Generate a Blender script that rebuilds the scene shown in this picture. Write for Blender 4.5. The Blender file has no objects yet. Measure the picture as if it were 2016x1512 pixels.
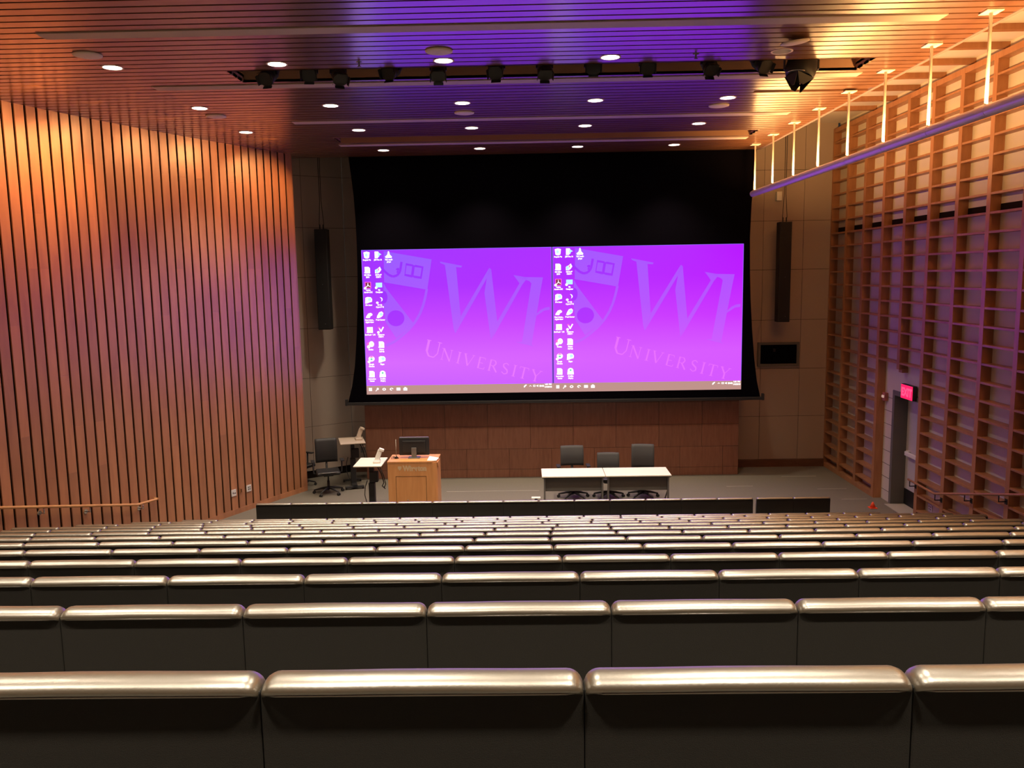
import bpy, bmesh, math, random
from mathutils import Vector, Matrix
random.seed(7)
SC = bpy.context.scene
COL = SC.collection
PI = math.pi
R = math.radians

# ------------------------------------------------------------------ materials
def new_mat(name):
    m = bpy.data.materials.new(name); m.use_nodes = True
    nt = m.node_tree
    return m, nt, nt.nodes['Principled BSDF']

def setp(b, **kw):
    for k, v in kw.items():
        k = k.replace('_', ' ')
        if k in b.inputs: b.inputs[k].default_value = v

def plain(name, col, rough=0.6, metal=0.0, spec=0.5, bump=0.0, bscale=200.0, vary=0.0, vscale=8.0):
    m, nt, b = new_mat(name)
    b.inputs['Base Color'].default_value = (*col, 1)
    setp(b, Roughness=rough, Metallic=metal)
    b.inputs['Specular IOR Level'].default_value = spec
    tc = nt.nodes.new('ShaderNodeTexCoord')
    if vary > 0:
        n = nt.nodes.new('ShaderNodeTexNoise'); n.inputs['Scale'].default_value = vscale
        n.inputs['Detail'].default_value = 4
        nt.links.new(tc.outputs['Object'], n.inputs['Vector'])
        mr = nt.nodes.new('ShaderNodeMapRange')
        mr.inputs['To Min'].default_value = 1 - vary; mr.inputs['To Max'].default_value = 1 + vary
        nt.links.new(n.outputs['Fac'], mr.inputs['Value'])
        mx = nt.nodes.new('ShaderNodeVectorMath'); mx.operation = 'SCALE'
        mx.inputs[0].default_value = col
        nt.links.new(mr.outputs['Result'], mx.inputs['Scale'])
        nt.links.new(mx.outputs['Vector'], b.inputs['Base Color'])
    if bump > 0:
        n2 = nt.nodes.new('ShaderNodeTexNoise'); n2.inputs['Scale'].default_value = bscale
        n2.inputs['Detail'].default_value = 3
        nt.links.new(tc.outputs['Object'], n2.inputs['Vector'])
        bp = nt.nodes.new('ShaderNodeBump'); bp.inputs['Strength'].default_value = bump
        bp.inputs['Distance'].default_value = 0.01
        nt.links.new(n2.outputs['Fac'], bp.inputs['Height'])
        nt.links.new(bp.outputs['Normal'], b.inputs['Normal'])
    return m

def wood(name, c1, c2, grain=(2, 2, 18), rough=0.4, spec=0.5, coat=0.0, coat_rough=0.2, island=0.18, coat_ior=1.5):
    """stained timber: stretched grain noise plus a small tone change from board to board"""
    m, nt, b = new_mat(name)
    setp(b, Roughness=rough)
    b.inputs['Specular IOR Level'].default_value = spec
    b.inputs['Coat Weight'].default_value = coat
    b.inputs['Coat Roughness'].default_value = coat_rough
    b.inputs['Coat IOR'].default_value = coat_ior
    tc = nt.nodes.new('ShaderNodeTexCoord')
    mp = nt.nodes.new('ShaderNodeMapping'); mp.inputs['Scale'].default_value = grain
    nt.links.new(tc.outputs['Object'], mp.inputs['Vector'])
    n = nt.nodes.new('ShaderNodeTexNoise'); n.inputs['Scale'].default_value = 3.0
    n.inputs['Detail'].default_value = 5; n.inputs['Distortion'].default_value = 0.4
    nt.links.new(mp.outputs['Vector'], n.inputs['Vector'])
    cr = nt.nodes.new('ShaderNodeValToRGB')
    cr.color_ramp.elements[0].color = (*c1, 1); cr.color_ramp.elements[0].position = 0.3
    cr.color_ramp.elements[1].color = (*c2, 1); cr.color_ramp.elements[1].position = 0.7
    nt.links.new(n.outputs['Fac'], cr.inputs['Fac'])
    ge = nt.nodes.new('ShaderNodeNewGeometry')
    mr = nt.nodes.new('ShaderNodeMapRange')
    mr.inputs['To Min'].default_value = 1 - island; mr.inputs['To Max'].default_value = 1 + island
    nt.links.new(ge.outputs['Random Per Island'], mr.inputs['Value'])
    mx = nt.nodes.new('ShaderNodeVectorMath'); mx.operation = 'SCALE'
    nt.links.new(cr.outputs['Color'], mx.inputs[0]); nt.links.new(mr.outputs['Result'], mx.inputs['Scale'])
    nt.links.new(mx.outputs['Vector'], b.inputs['Base Color'])
    return m

def glow(name, col, strength):
    m, nt, b = new_mat(name)
    b.inputs['Base Color'].default_value = (0.02, 0.02, 0.02, 1)
    setp(b, Roughness=0.9)
    b.inputs['Specular IOR Level'].default_value = 0.0
    b.inputs['Emission Color'].default_value = (*col, 1)
    b.inputs['Emission Strength'].default_value = strength
    return m

def picture(name, stops_left, stops_right, z0, z1, x0, x1, strength):
    """content of the projected picture: colour by height, left and right tints blended across"""
    m, nt, b = new_mat(name)
    b.inputs['Base Color'].default_value = (0.02, 0.02, 0.02, 1)
    setp(b, Roughness=0.9); b.inputs['Specular IOR Level'].default_value = 0.0
    tc = nt.nodes.new('ShaderNodeTexCoord'); sp = nt.nodes.new('ShaderNodeSeparateXYZ')
    nt.links.new(tc.outputs['Object'], sp.inputs['Vector'])
    def rng(sock, a, c):
        r = nt.nodes.new('ShaderNodeMapRange'); r.inputs['From Min'].default_value = a
        r.inputs['From Max'].default_value = c; nt.links.new(sp.outputs[sock], r.inputs['Value'])
        return r.outputs['Result']
    fz = rng('Z', z0, z1); fx = rng('X', x0, x1)
    ramps = []
    for st in (stops_left, stops_right):
        cr = nt.nodes.new('ShaderNodeValToRGB'); e = cr.color_ramp.elements
        e[0].position, e[0].color = st[0][0], (*st[0][1], 1)
        e[1].position, e[1].color = st[-1][0], (*st[-1][1], 1)
        for p, c in st[1:-1]:
            q = e.new(p); q.color = (*c, 1)
        nt.links.new(fz, cr.inputs['Fac']); ramps.append(cr)
    mix = nt.nodes.new('ShaderNodeMix'); mix.data_type = 'RGBA'
    nt.links.new(fx, mix.inputs['Factor'])
    nt.links.new(ramps[0].outputs['Color'], mix.inputs['A']); nt.links.new(ramps[1].outputs['Color'], mix.inputs['B'])
    nt.links.new(mix.outputs['Result'], b.inputs['Emission Color'])
    b.inputs['Emission Strength'].default_value = strength
    return m

def pc(r, g, b):
    q = srgb(r, g, b); return (q[0] / EM, q[1] / EM, q[2] / 1.12)
def srgb(r, g, b):
    f = lambda c: (c / 255 / 12.92) if c <= 10 else ((c / 255 + 0.055) / 1.055) ** 2.4
    return (f(r), f(g), f(b))

M = {}
M['ceil_wood'] = wood('varnished_ceiling_slats', (0.165, 0.068, 0.034), (0.235, 0.103, 0.049), grain=(1, 20, 6), rough=0.38, coat=1.0, coat_rough=0.20, coat_ior=1.9, island=0.08)
M['wall_wood'] = wood('maple_wall_boards', (0.39, 0.155, 0.066), (0.50, 0.215, 0.098), grain=(3, 3, 0.5), rough=0.42, coat=1.0, coat_rough=0.36, coat_ior=1.75, island=0.13)
M['lat_wood'] = wood('cherry_lattice', (0.31, 0.135, 0.06), (0.40, 0.19, 0.09), grain=(4, 4, 1), rough=0.45, coat=0.2, coat_rough=0.3, island=0.08)
M['panel_wood'] = wood('cherry_stage_panels', (0.21, 0.088, 0.055), (0.27, 0.12, 0.075), grain=(8, 3, 1), rough=0.45, island=0.07)
M['lectern_wood'] = wood('maple_lectern', (0.55, 0.25, 0.09), (0.64, 0.31, 0.12), grain=(6, 6, 0.7), rough=0.4, island=0.03)
M['base_wood'] = wood('dark_baseboard', (0.12, 0.05, 0.03), (0.17, 0.075, 0.045), grain=(1, 1, 6), rough=0.4, island=0.02)
M['gap'] = plain('black_backing', (0.012, 0.008, 0.006), 0.95, spec=0.1)
M['recess'] = plain('brown_trough_lining', (0.42, 0.26, 0.17), 0.8, spec=0.2)
M['beige'] = plain('beige_wall_panel', (0.43, 0.355, 0.305), 0.75, spec=0.3, vary=0.05, vscale=1.2)
M['white_wall'] = plain('white_wall_panel', (0.58, 0.53, 0.47), 0.8, spec=0.3, vary=0.03)
M['soffit'] = plain('white_soffit_panel', (0.72, 0.66, 0.60), 0.8, spec=0.3)
M['carpet'] = plain('grey_carpet', (0.17, 0.155, 0.13), 0.95, spec=0.1, bump=0.4, bscale=900, vary=0.12, vscale=30)
M['tape'] = plain('pale_floor_strip', (0.36, 0.34, 0.30), 0.7)
M['riser'] = plain('dark_riser_carpet', (0.05, 0.045, 0.04), 0.95, spec=0.1)
M['fabric'] = plain('charcoal_back_fabric', (0.030, 0.029, 0.027), 0.85, spec=0.25, bump=0.25, bscale=700)
M['leather'] = plain('black_leather', (0.085, 0.066, 0.042), 0.35, spec=1.0, bump=0.10, bscale=160)
_b = M['leather'].node_tree.nodes['Principled BSDF']; _b.inputs['Coat Weight'].default_value = 1.0; _b.inputs['Coat Roughness'].default_value = 0.36; _b.inputs['Coat IOR'].default_value = 2.25
M['metal_dark'] = plain('dark_metal', (0.03, 0.03, 0.032), 0.45, metal=0.6)
M['black'] = plain('black_plastic', (0.016, 0.016, 0.018), 0.55)
M['black_matte'] = plain('black_masking_cloth', (0.0035, 0.003, 0.005), 1.0, spec=0.0)
M['grey_mesh'] = plain('grey_chair_mesh', (0.06, 0.06, 0.065), 0.7, spec=0.3)
M['grey_metal'] = plain('grey_metal', (0.20, 0.20, 0.20), 0.45, metal=0.5)
M['grey_frame'] = plain('grey_door_frame', (0.13, 0.13, 0.12), 0.6)
M['door'] = plain('pale_door', (0.52, 0.49, 0.50), 0.6)
M['chrome'] = plain('bright_metal', (0.75, 0.75, 0.74), 0.25, metal=1.0)
M['white'] = plain('white_plastic', (0.75, 0.74, 0.71), 0.5)
M['disc'] = plain('ceiling_speaker_grille', (0.80, 0.68, 0.60), 0.7)
M['strip'] = plain('ceiling_diffuser', (0.52, 0.43, 0.35), 0.6)
M['table'] = plain('white_laminate', (0.84, 0.80, 0.70), 0.35)
M['modesty'] = plain('grey_modesty_panel', (0.10, 0.095, 0.09), 0.7)
M['rail_wood'] = wood('maple_rail', (0.60, 0.30, 0.10), (0.72, 0.40, 0.15), grain=(2, 2, 2), rough=0.3, coat=0.4, island=0.02)
M['tube'] = plain('pale_metal_tube', (0.80, 0.70, 0.74), 0.42, metal=0.3)
M['edge_trim'] = plain('dusky_edge_trim', (0.20, 0.14, 0.14), 0.55)
M['rod'] = plain('white_rod', (0.85, 0.82, 0.72), 0.4)
M['cone'] = plain('orange_cone', (0.85, 0.09, 0.03), 0.5)
M['letter'] = plain('pale_lettering', (0.60, 0.44, 0.27), 0.4)
M['speakercab'] = plain('black_speaker_grille', (0.010, 0.010, 0.011), 0.7, bump=0.3, bscale=500)
M['lamp'] = glow('lit_lamp_lens', (1.0, 0.86, 0.62), 14.0)
M['unlit'] = plain('unlit_lamp_lens', (0.5, 0.48, 0.45), 0.1, spec=0.8)
M['uplight'] = glow('uplight_strip', (1.0, 0.62, 0.25), 3.0)
M['exit'] = glow('exit_red', (1.0, 0.012, 0.09), 1.6)
M['exit_text'] = glow('exit_red_letters', (1.0, 0.05, 0.14), 1.9)
M['strobe'] = glow('indicator', (1.0, 0.6, 0.5), 0.5)
M['red_box'] = plain('alarm_red', (0.35, 0.12, 0.11), 0.5)
ZB, ZT = 1.97, 5.075
EM = 2.0
M['pic'] = picture('projected_desktop', [(0, pc(196, 96, 250)), (0.22, pc(216, 106, 250)), (0.48, pc(198, 72, 252)), (0.75, pc(166, 46, 252)), (1, pc(158, 46, 250))],
                   [(0, pc(212, 84, 250)), (0.28, pc(216, 88, 250)), (0.52, pc(204, 52, 248)), (0.8, pc(188, 24, 246)), (1, pc(184, 20, 246))], ZB, ZT, -3.465, 4.64, EM)
M['pic_mark'] = picture('projected_crest', [(0, pc(204, 112, 252)), (0.35, pc(190, 100, 252)), (0.6, pc(168, 88, 255)), (1, pc(150, 88, 255))],
                        [(0, pc(216, 92, 252)), (0.35, pc(204, 90, 252)), (0.6, pc(186, 82, 252)), (1, pc(168, 78, 252))], ZB, ZT, -3.465, 4.64, EM)
M['pic_text'] = picture('projected_university', [(0, pc(234, 128, 250)), (0.5, pc(232, 122, 252)), (1, pc(206, 104, 252))],
                        [(0, pc(234, 112, 252)), (0.5, pc(232, 100, 252)), (1, pc(210, 80, 252))], ZB, ZT, -3.465, 4.64, EM)
M['pic_dark'] = picture('projected_crest_dark', [(0, pc(176, 80, 250)), (0.5, pc(168, 52, 250)), (1, pc(142, 40, 246))],
                        [(0, pc(196, 64, 250)), (0.5, pc(184, 44, 250)), (1, pc(160, 40, 246))], ZB, ZT, -3.465, 4.64, EM)
M['px_bar'] = glow('projected_taskbar', srgb(190, 146, 138), 1.0)
M['px_white'] = glow('projected_white', (1.0, 0.95, 0.95), 1.4)
M['px_cyan'] = glow('projected_cyan', (0.45, 0.95, 1.0), 1.2)
M['px_cream'] = glow('projected_cream', (1.0, 0.95, 0.62), 1.3)
M['px_pink'] = glow('projected_pink', (1.0, 0.12, 0.55), 1.2)
M['px_rose'] = glow('projected_rose', (0.22, 0.03, 0.09), 1.0)
M['px_green'] = glow('projected_green', (0.12, 0.62, 0.38), 1.2)
M['px_edge'] = glow('projected_edge', srgb(150, 110, 250), 1.0)
M['px_gap'] = glow('projected_gap', srgb(110, 60, 170), 0.8)

# ------------------------------------------------------------------ mesh builder
class MB:
    def __init__(s): s.v = []; s.f = []; s.m = []; s.smooth = []; s.k = 0
    def add(s, vs, fs, mi=0, sm=False):
        o = len(s.v); s.v += [tuple(v) for v in vs]
        for f in fs: s.f.append(tuple(i + o for i in f)); s.m.append(mi); s.smooth.append(sm)
        return s
    def hexa(s, c, mi=0):
        return s.add(c, [(0, 3, 2, 1), (4, 5, 6, 7), (0, 1, 5, 4), (1, 2, 6, 5), (2, 3, 7, 6), (3, 0, 4, 7)], mi)
    def box(s, x0, x1, y0, y1, z0, z1, mi=0):
        if x0 > x1: x0, x1 = x1, x0
        if y0 > y1: y0, y1 = y1, y0
        if z0 > z1: z0, z1 = z1, z0
        return s.hexa([(x0, y0, z0), (x1, y0, z0), (x1, y1, z0), (x0, y1, z0), (x0, y0, z1), (x1, y0, z1), (x1, y1, z1), (x0, y1, z1)], mi)
    def rbox(s, x0, x1, y0, y1, z0, z1, r=0.01, mi=0, seg=2):
        bm = bmesh.new()
        bmesh.ops.create_cube(bm, size=1.0, matrix=Matrix.Translation(((x0 + x1) / 2, (y0 + y1) / 2, (z0 + z1) / 2)) @ Matrix.Diagonal((abs(x1 - x0), abs(y1 - y0), abs(z1 - z0), 1)))
        bmesh.ops.bevel(bm, geom=bm.edges[:], offset=r, segments=seg, affect='EDGES', profile=0.5)
        s.frombm(bm, mi); return s
    def frombm(s, bm, mi=0, sm=False, mat=None):
        bm.verts.ensure_lookup_table(); bm.verts.index_update()
        vs = [(mat @ v.co) if mat else v.co for v in bm.verts]
        s.add(vs, [[v.index for v in f.verts] for f in bm.faces], mi, sm); bm.free()
    def tube(s, pts, r, seg=10, mi=0, caps=True, sm=True):
        pts = [Vector(p) for p in pts]; rs = r if isinstance(r, (list, tuple)) else [r] * len(pts)
        vs = []; fs = []; n = len(pts); up = None
        for i, p in enumerate(pts):
            t = (pts[min(i + 1, n - 1)] - pts[max(i - 1, 0)]).normalized()
            if up is None:
                up = Vector((0, 0, 1)) if abs(t.z) < 0.9 else Vector((1, 0, 0))
            a = t.cross(up).normalized(); b = a.cross(t).normalized(); up = b
            for k in range(seg):
                an = 2 * PI * k / seg
                vs.append(p + a * math.cos(an) * rs[i] + b * math.sin(an) * rs[i])
        for i in range(n - 1):
            for k in range(seg):
                k2 = (k + 1) % seg
                fs.append((i * seg + k, i * seg + k2, (i + 1) * seg + k2, (i + 1) * seg + k))
        s.add(vs, fs, mi, sm)
        if caps:
            o = len(s.v) - len(vs)
            s.f.append(tuple(o + k for k in range(seg))[::-1]); s.m.append(mi); s.smooth.append(False)
            s.f.append(tuple(o + (n - 1) * seg + k for k in range(seg))); s.m.append(mi); s.smooth.append(False)
        return s
    def cyl(s, c, r, z0, z1, seg=24, mi=0, r2=None):
        return s.tube([(c[0], c[1], z0), (c[0], c[1], z1)], [r, r if r2 is None else r2], seg, mi)
    def lathe(s, c, prof, seg=24, mi=0, sm=True):
        vs = []; fs = []; n = len(prof)
        for r, z in prof:
            for k in range(seg):
                a = 2 * PI * k / seg; vs.append((c[0] + r * math.cos(a), c[1] + r * math.sin(a), c[2] + z))
        for i in range(n - 1):
            for k in range(seg):
                k2 = (k + 1) % seg; fs.append((i * seg + k, i * seg + k2, (i + 1) * seg + k2, (i + 1) * seg + k))
        fs.append(tuple(range(seg))[::-1]); fs.append(tuple((n - 1) * seg + k for k in range(seg)))
        return s.add(vs, fs, mi, sm)
    def prism(s, poly, y0, y1, mi=0):
        """polygon in the x-z plane, extruded along y"""
        n = len(poly)
        vs = [(x, y0, z) for x, z in poly] + [(x, y1, z) for x, z in poly]
        fs = [tuple(range(n)), tuple(range(2 * n - 1, n - 1, -1))]
        for i in range(n):
            j = (i + 1) % n; fs.append((i, i + n, j + n, j))
        return s.add(vs, fs, mi)
    def xform(s, mat):
        s.v = [tuple(mat @ Vector(v)) for v in s.v]; return s
    def build(s, name, mats, parent=None):
        me = bpy.data.meshes.new(name); me.from_pydata(s.v, [], s.f)
        if not isinstance(mats, (list, tuple)): mats = [mats]
        for m in mats: me.materials.append(m)
        me.polygons.foreach_set('material_index', s.m)
        me.polygons.foreach_set('use_smooth', s.smooth); me.update()
        bm = bmesh.new(); bm.from_mesh(me); bmesh.ops.recalc_face_normals(bm, faces=bm.faces[:]); bm.to_mesh(me); bm.free()
        o = bpy.data.objects.new(name, me); COL.objects.link(o)
        if parent: o.parent = parent
        return o

def tag(o, label=None, cat=None, group=None, kind=None):
    if label: o['label'] = label
    if cat: o['category'] = cat
    if group: o['group'] = group
    if kind: o['kind'] = kind
    return o
def thing(name, label, cat, loc=(0, 0, 0), rz=0, group=None):
    o = bpy.data.objects.new(name, None); o.empty_display_size = 0.1; COL.objects.link(o)
    o.location = loc; o.rotation_euler = (0, 0, rz)
    return tag(o, label, cat, group)
def struct(name, mb, mats): return tag(mb.build(name, mats), kind='structure')
def dup(root, loc, rz=0, label=None, group=None, scale=None):
    r = root.copy(); COL.objects.link(r); r.location = loc; r.rotation_euler = (0, 0, rz)
    if scale: r.scale = scale
    if label: r['label'] = label
    if group: r['group'] = group
    for ch in list(root.children):
        c = ch.copy(); COL.objects.link(c); c.parent = r
        for g in list(ch.children):
            d = g.copy(); COL.objects.link(d); d.parent = c
    return r
def text_mesh(mb, body, size, origin, mi=0, align='CENTER', yoff=0.0, squash=1.0):
    """flat lettering in the x-z plane, facing -y"""
    cu = bpy.data.curves.new('t', 'FONT'); cu.body = body; cu.size = size; cu.align_x = align; cu.offset = 0.006 * size / 0.1
    o = bpy.data.objects.new('t', cu); COL.objects.link(o)
    bpy.context.view_layer.update()
    me = bpy.data.meshes.new_from_object(o.evaluated_get(bpy.context.evaluated_depsgraph_get()))
    mb.add([(origin[0] + v.co.x * squash, origin[1] + yoff, origin[2] + v.co.y) for v in me.vertices], [list(p.vertices) for p in me.polygons], mi)
    bpy.data.objects.remove(o); bpy.data.curves.remove(cu); bpy.data.meshes.remove(me)
ORD = ['', 'first', 'second', 'third', 'fourth', 'fifth', 'sixth', 'seventh', 'eighth', 'ninth', 'tenth', 'eleventh', 'twelfth', 'thirteenth', 'fourteenth', 'fifteenth', 'sixteenth', 'seventeenth', 'eighteenth', 'nineteenth', 'twentieth', 'twenty-first', 'twenty-second']

# ------------------------------------------------------------------ layout
CEIL = 7.0; Y0 = -3.0
ROW_Y = [1.345 + 0.9126 * k for k in range(13)]
STEP = 0.247
def floor_z(k): return STEP * (12 - k)
def wall_x(y):                       # plan line of the slatted left wall
    if y >= 11: return 0.022 * y * y - 0.19 * y - 8.0
    return (0.022 * 121 - 2.09 - 8.0) + (y - 11) * 0.31
WX = 7.01; LX = 6.85                  # white wall behind the lattice, lattice front

# ------------------------------------------------------------------ floor
b = MB()
b.box(-12.5, 7.6, ROW_Y[12] - 0.04, 20.5, -0.2, 0.0)
for k in range(12):
    z = floor_z(k); y0 = ROW_Y[k] - 0.04 if k else Y0; y1 = ROW_Y[k + 1] - 0.04
    b.box(-12.5, 7.4, y0, y1, -0.2, z)
for (xa, xb, y) in ((-1.7, 0.25, 17.05), (4.2, 4.75, 17.2), (5.6, 6.35, 18.0), (6.0, 6.6, 16.9), (6.2, 6.7, 16.1)):
    b.box(xa, xb, y, y + 0.02, 0.0, 0.004, 1)
struct('floor', b, [M['carpet'], M['tape']])

# ------------------------------------------------------------------ slatted left wall
b = MB()
pts = []; y = 17.29
PITCH = 0.19; GAP = 0.039
# walk along the plan line from the stage end backwards
pos = [(wall_x(17.29), 17.29)]
while pos[-1][1] > Y0:
    x, y = pos[-1]; d = Vector((wall_x(y) - wall_x(y - 0.05), 0.05)).normalized()
    pos.append((wall_x(y - d.y * PITCH), y - d.y * PITCH))
for i in range(len(pos) - 1):
    (xa, ya), (xb, yb) = pos[i], pos[i + 1]
    t = Vector((xa - xb, ya - yb)).normalized(); n = Vector((t.y, -t.x))        # n points into the room
    yb2 = yb + t.y * GAP; xb2 = xb + t.x * GAP
    cuts = [0.0] + sorted(random.sample([1.6, 2.3, 3.1, 3.9, 4.7, 5.5, 6.3], 2)) + [CEIL]
    if yb < 11: cuts = [0.0, CEIL]
    for z0, z1 in zip(cuts[:-1], cuts[1:]):
        a = Vector((xa, ya)); c = Vector((xb2, yb2)); back = n * -0.022
        b.hexa([(c.x + back.x, c.y + back.y, z0 + 0.0008), (c.x, c.y, z0 + 0.0008), (a.x, a.y, z0 + 0.0008), (a.x + back.x, a.y + back.y, z0 + 0.0008),
                (c.x + back.x, c.y + back.y, z1), (c.x, c.y, z1), (a.x, a.y, z1), (a.x + back.x, a.y + back.y, z1)], 0)
    # backing board behind the gaps
    p, q = n * -0.07, n * -0.12
    b.hexa([(xb + q.x, yb + q.y, 0), (xb + p.x, yb + p.y, 0), (xa + p.x, ya + p.y, 0), (xa + q.x, ya + q.y, 0),
            (xb + q.x, yb + q.y, CEIL), (xb + p.x, yb + p.y, CEIL), (xa + p.x, ya + p.y, CEIL), (xa + q.x, ya + q.y, CEIL)], 1)
# end return of the wall at the stage
xa, ya = pos[0]
t = Vector((pos[0][0] - pos[1][0], pos[0][1] - pos[1][1])).normalized(); n = Vector((t.y, -t.x))
a = Vector((xa, ya)); e = a + t * 0.02
q = n * -0.14
b.hexa([(a.x + q.x, a.y + q.y, 0), (a.x + n.x*0.004, a.y + n.y*0.004, 0), (e.x + n.x*0.004, e.y + n.y*0.004, 0), (e.x + q.x, e.y + q.y, 0),
        (a.x + q.x, a.y + q.y, CEIL), (a.x + n.x*0.004, a.y + n.y*0.004, CEIL), (e.x + n.x*0.004, e.y + n.y*0.004, CEIL), (e.x + q.x, e.y + q.y, CEIL)], 0)
struct('wall_left', b, [M['wall_wood'], M['gap']])
# plain plinth closing the slats at the stage floor
b = MB()
for i in range(len(pos) - 1):
    (xa, ya), (xb, yb) = pos[i], pos[i + 1]
    if yb < 12.2: break
    t = Vector((xa - xb, ya - yb)).normalized(); n = Vector((t.y, -t.x)) * 0.006; q = n * -5
    b.hexa([(xb + q.x, yb + q.y, 0), (xb + n.x, yb + n.y, 0), (xa + n.x, ya + n.y, 0), (xa + q.x, ya + q.y, 0),
            (xb + q.x, yb + q.y, 0.10), (xb + n.x, yb + n.y, 0.10), (xa + n.x, ya + n.y, 0.10), (xa + q.x, ya + q.y, 0.10)], 0)
struct('baseboard_left', b, M['wall_wood'])

# ------------------------------------------------------------------ ceiling
b = MB()
SP = 0.186; SG = 0.036
strips = {8.86: (-4.9, 4.24), 11.28: (-4.8, 4.36), 13.76: (-3.7, 4.27), 16.30: (-3.48, 4.24), 6.4: (-4.9, 4.24), 3.9: (-4.9, 4.24), 1.4: (-4.9, 4.24)}
slots = [(10.45, 11.02, -3.55, 4.22), (15.42, 16.0, -3.4, 4.22)]
CE = 4.89; CY = 17.83
def slat(x0, x1, y0, y1, dz=0.0): b.box(x0, x1, y0, y1, CEIL + dz, CEIL + 0.03 + dz, 0)
yy = CY
strip_rows = []
while yy > Y0:
    y1 = yy; y0 = yy - (SP - SG); yc = (y0 + y1) / 2; yy -= SP
    xl = -6.4 if yc > 17.2 else wall_x(yc) - 0.06
    cut = None
    for s, (sa, sb) in strips.items():
        if abs(yc - s) <= SP / 2: cut = (sa, sb); strip_rows.append((y0, y1, sa, sb))
    for sa_, sb_, xa, xb in slots:
        if y1 > sa_ and y0 < sb_:
            cut = (xa, xb)
            if y0 < sa_ - 0.02: slat(xa, xb, y0, sa_)
            if y1 > sb_ + 0.02: slat(xa, xb, sb_, y1)
    if cut:
        slat(xl, cut[0], y0, y1); slat(cut[1], CE, y0, y1)
    elif abs(yc - 12.15) < SP / 2:
        slat(xl, 3.26, y0, y1); slat(3.26, CE, y0, y1, 0.022)
    else: slat(xl, CE, y0, y1)
# dark backing above, open over the two troughs
def backing(x0, x1, y0, y1): b.box(x0, x1, y0, y1, CEIL + 0.06, CEIL + 0.09, 1)
for (ya, yb) in ((Y0, 10.43), (11.04, 15.40), (16.02, CY)): backing(-12, CE, ya, yb)
for sa_, sb_, xa, xb in slots:
    backing(-12, xa, sa_ - 0.02, sb_ + 0.02); backing(xb, CE, sa_ - 0.02, sb_ + 0.02)
    b.box(xa - 0.02, xa, sa_ - 0.02, sb_ + 0.02, CEIL, CEIL + 0.42, 2); b.box(xb, xb + 0.02, sa_ - 0.02, sb_ + 0.02, CEIL, CEIL + 0.42, 2)
    b.box(xa, xb, sa_ - 0.02, sa_, CEIL, CEIL + 0.42, 2); b.box(xa, xb, sb_, sb_ + 0.02, CEIL, CEIL + 0.42, 2)
    b.box(xa, xb, sa_, sb_, CEIL + 0.40, CEIL + 0.42, 2)
b.box(-6.4, CE, CY, CY + 0.04, CEIL, 7.9, 1)
struct('ceiling', b, [M['ceil_wood'], M['gap'], M['recess']])
# right edge fascia
b = MB(); b.box(CE, CE + 0.05, Y0, CY + 0.04, CEIL - 0.005, 7.72)
struct('trim_1', b, M['edge_trim'])
# white soffit bay beside the lattice
b = MB()
b.box(CE + 0.05, WX + 0.2, Y0, 19.05, 7.70, 7.74, 0)
b.box(-7.0, CE + 0.05, CY + 0.04, 20.6, 7.86, 7.9, 0)
POST = [18.944 - 0.911 * n for n in range(24)]
for n_, y in enumerate(POST):
    if n_ > 1: b.box(CE + 0.05, WX, y, y + 0.11, 7.62, 7.70, 1)
struct('trim_2', b, [M['soffit'], M['lat_wood']])

# diffuser strips
names_row = {8.86: 'nearest the camera, before the spotlight trough', 11.28: 'just beyond the spotlight trough', 13.76: 'third from the camera, midway along the ceiling', 16.30: 'farthest, beside the small trough near the screen'}
for y0, y1, sa, sb in strip_rows:
    yc = (y0 + y1) / 2
    key = min(strips, key=lambda s: abs(s - yc))
    if key not in names_row: continue
    m = MB(); m.box(sa, sb, y0 - 0.03, y1 + 0.03, CEIL - 0.012, CEIL - 0.0002)
    tag(m.build('ceiling_diffuser', M['strip']), 'long pale linear ceiling diffuser, ' + names_row[key], 'ceiling diffuser', 'linear diffusers in the slatted ceiling')

# ------------------------------------------------------------------ right wall: lattice over white panels
DOOR_Y0, DOOR_Y1, DOOR_Z = 14.52, 15.74, 2.12
b = MB()
# white backing wall with door opening
b.box(WX, WX + 0.3, DOOR_Y1 + 0.08, 19.05, 0, 7.72, 0)
b.box(WX, WX + 0.3, Y0, DOOR_Y0 - 0.08, 0, 7.72, 0)
b.box(WX, WX + 0.3, DOOR_Y0 - 0.08, DOOR_Y1 + 0.08, DOOR_Z + 0.08, 7.72, 0)
for k in range(8): b.box(WX - 0.003, WX, DOOR_Y1 + 0.12, 16.22, 0.2 + 0.262 * k, 0.206 + 0.262 * k, 2)
# dark shadow joint in the backing
b.box(WX - 0.006, WX, Y0, 19.05, 5.30, 5.42, 2)
def shelf_ok(y0, y1, z):
    return not (z < 2.66 and y0 < 16.2 and y1 > 14.5)
for n_, y in enumerate(POST):
    zb = 0.0
    if abs(y - 15.30) < 0.2: zb = 2.66
    b.box(LX, WX, y, y + 0.105, zb, 7.56, 1)
    # shelves between this post and the next nearer one
    y0 = y - 0.911 + 0.105; y1 = y
    k = 0
    while True:
        z = 0.24 + 0.2797 * k
        if z > 7.4: break
        if shelf_ok(y0, y1, z) and z > -0.1: b.box(LX + 0.004, WX, y0, y1, z, z + 0.032, 1)
        k += 1
    b.box(LX + 0.002, WX, y0, y1, 7.47, 7.56, 1)
    if y > 16.3: b.box(LX, WX, y0, y1, 0, 0.10, 1)
# header over the door bay
b.box(LX + 0.05, WX, 15.28, 15.42, 2.60, 2.68, 1)
struct('wall_right', b, [M['white_wall'], M['lat_wood'], M['gap']])
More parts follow.
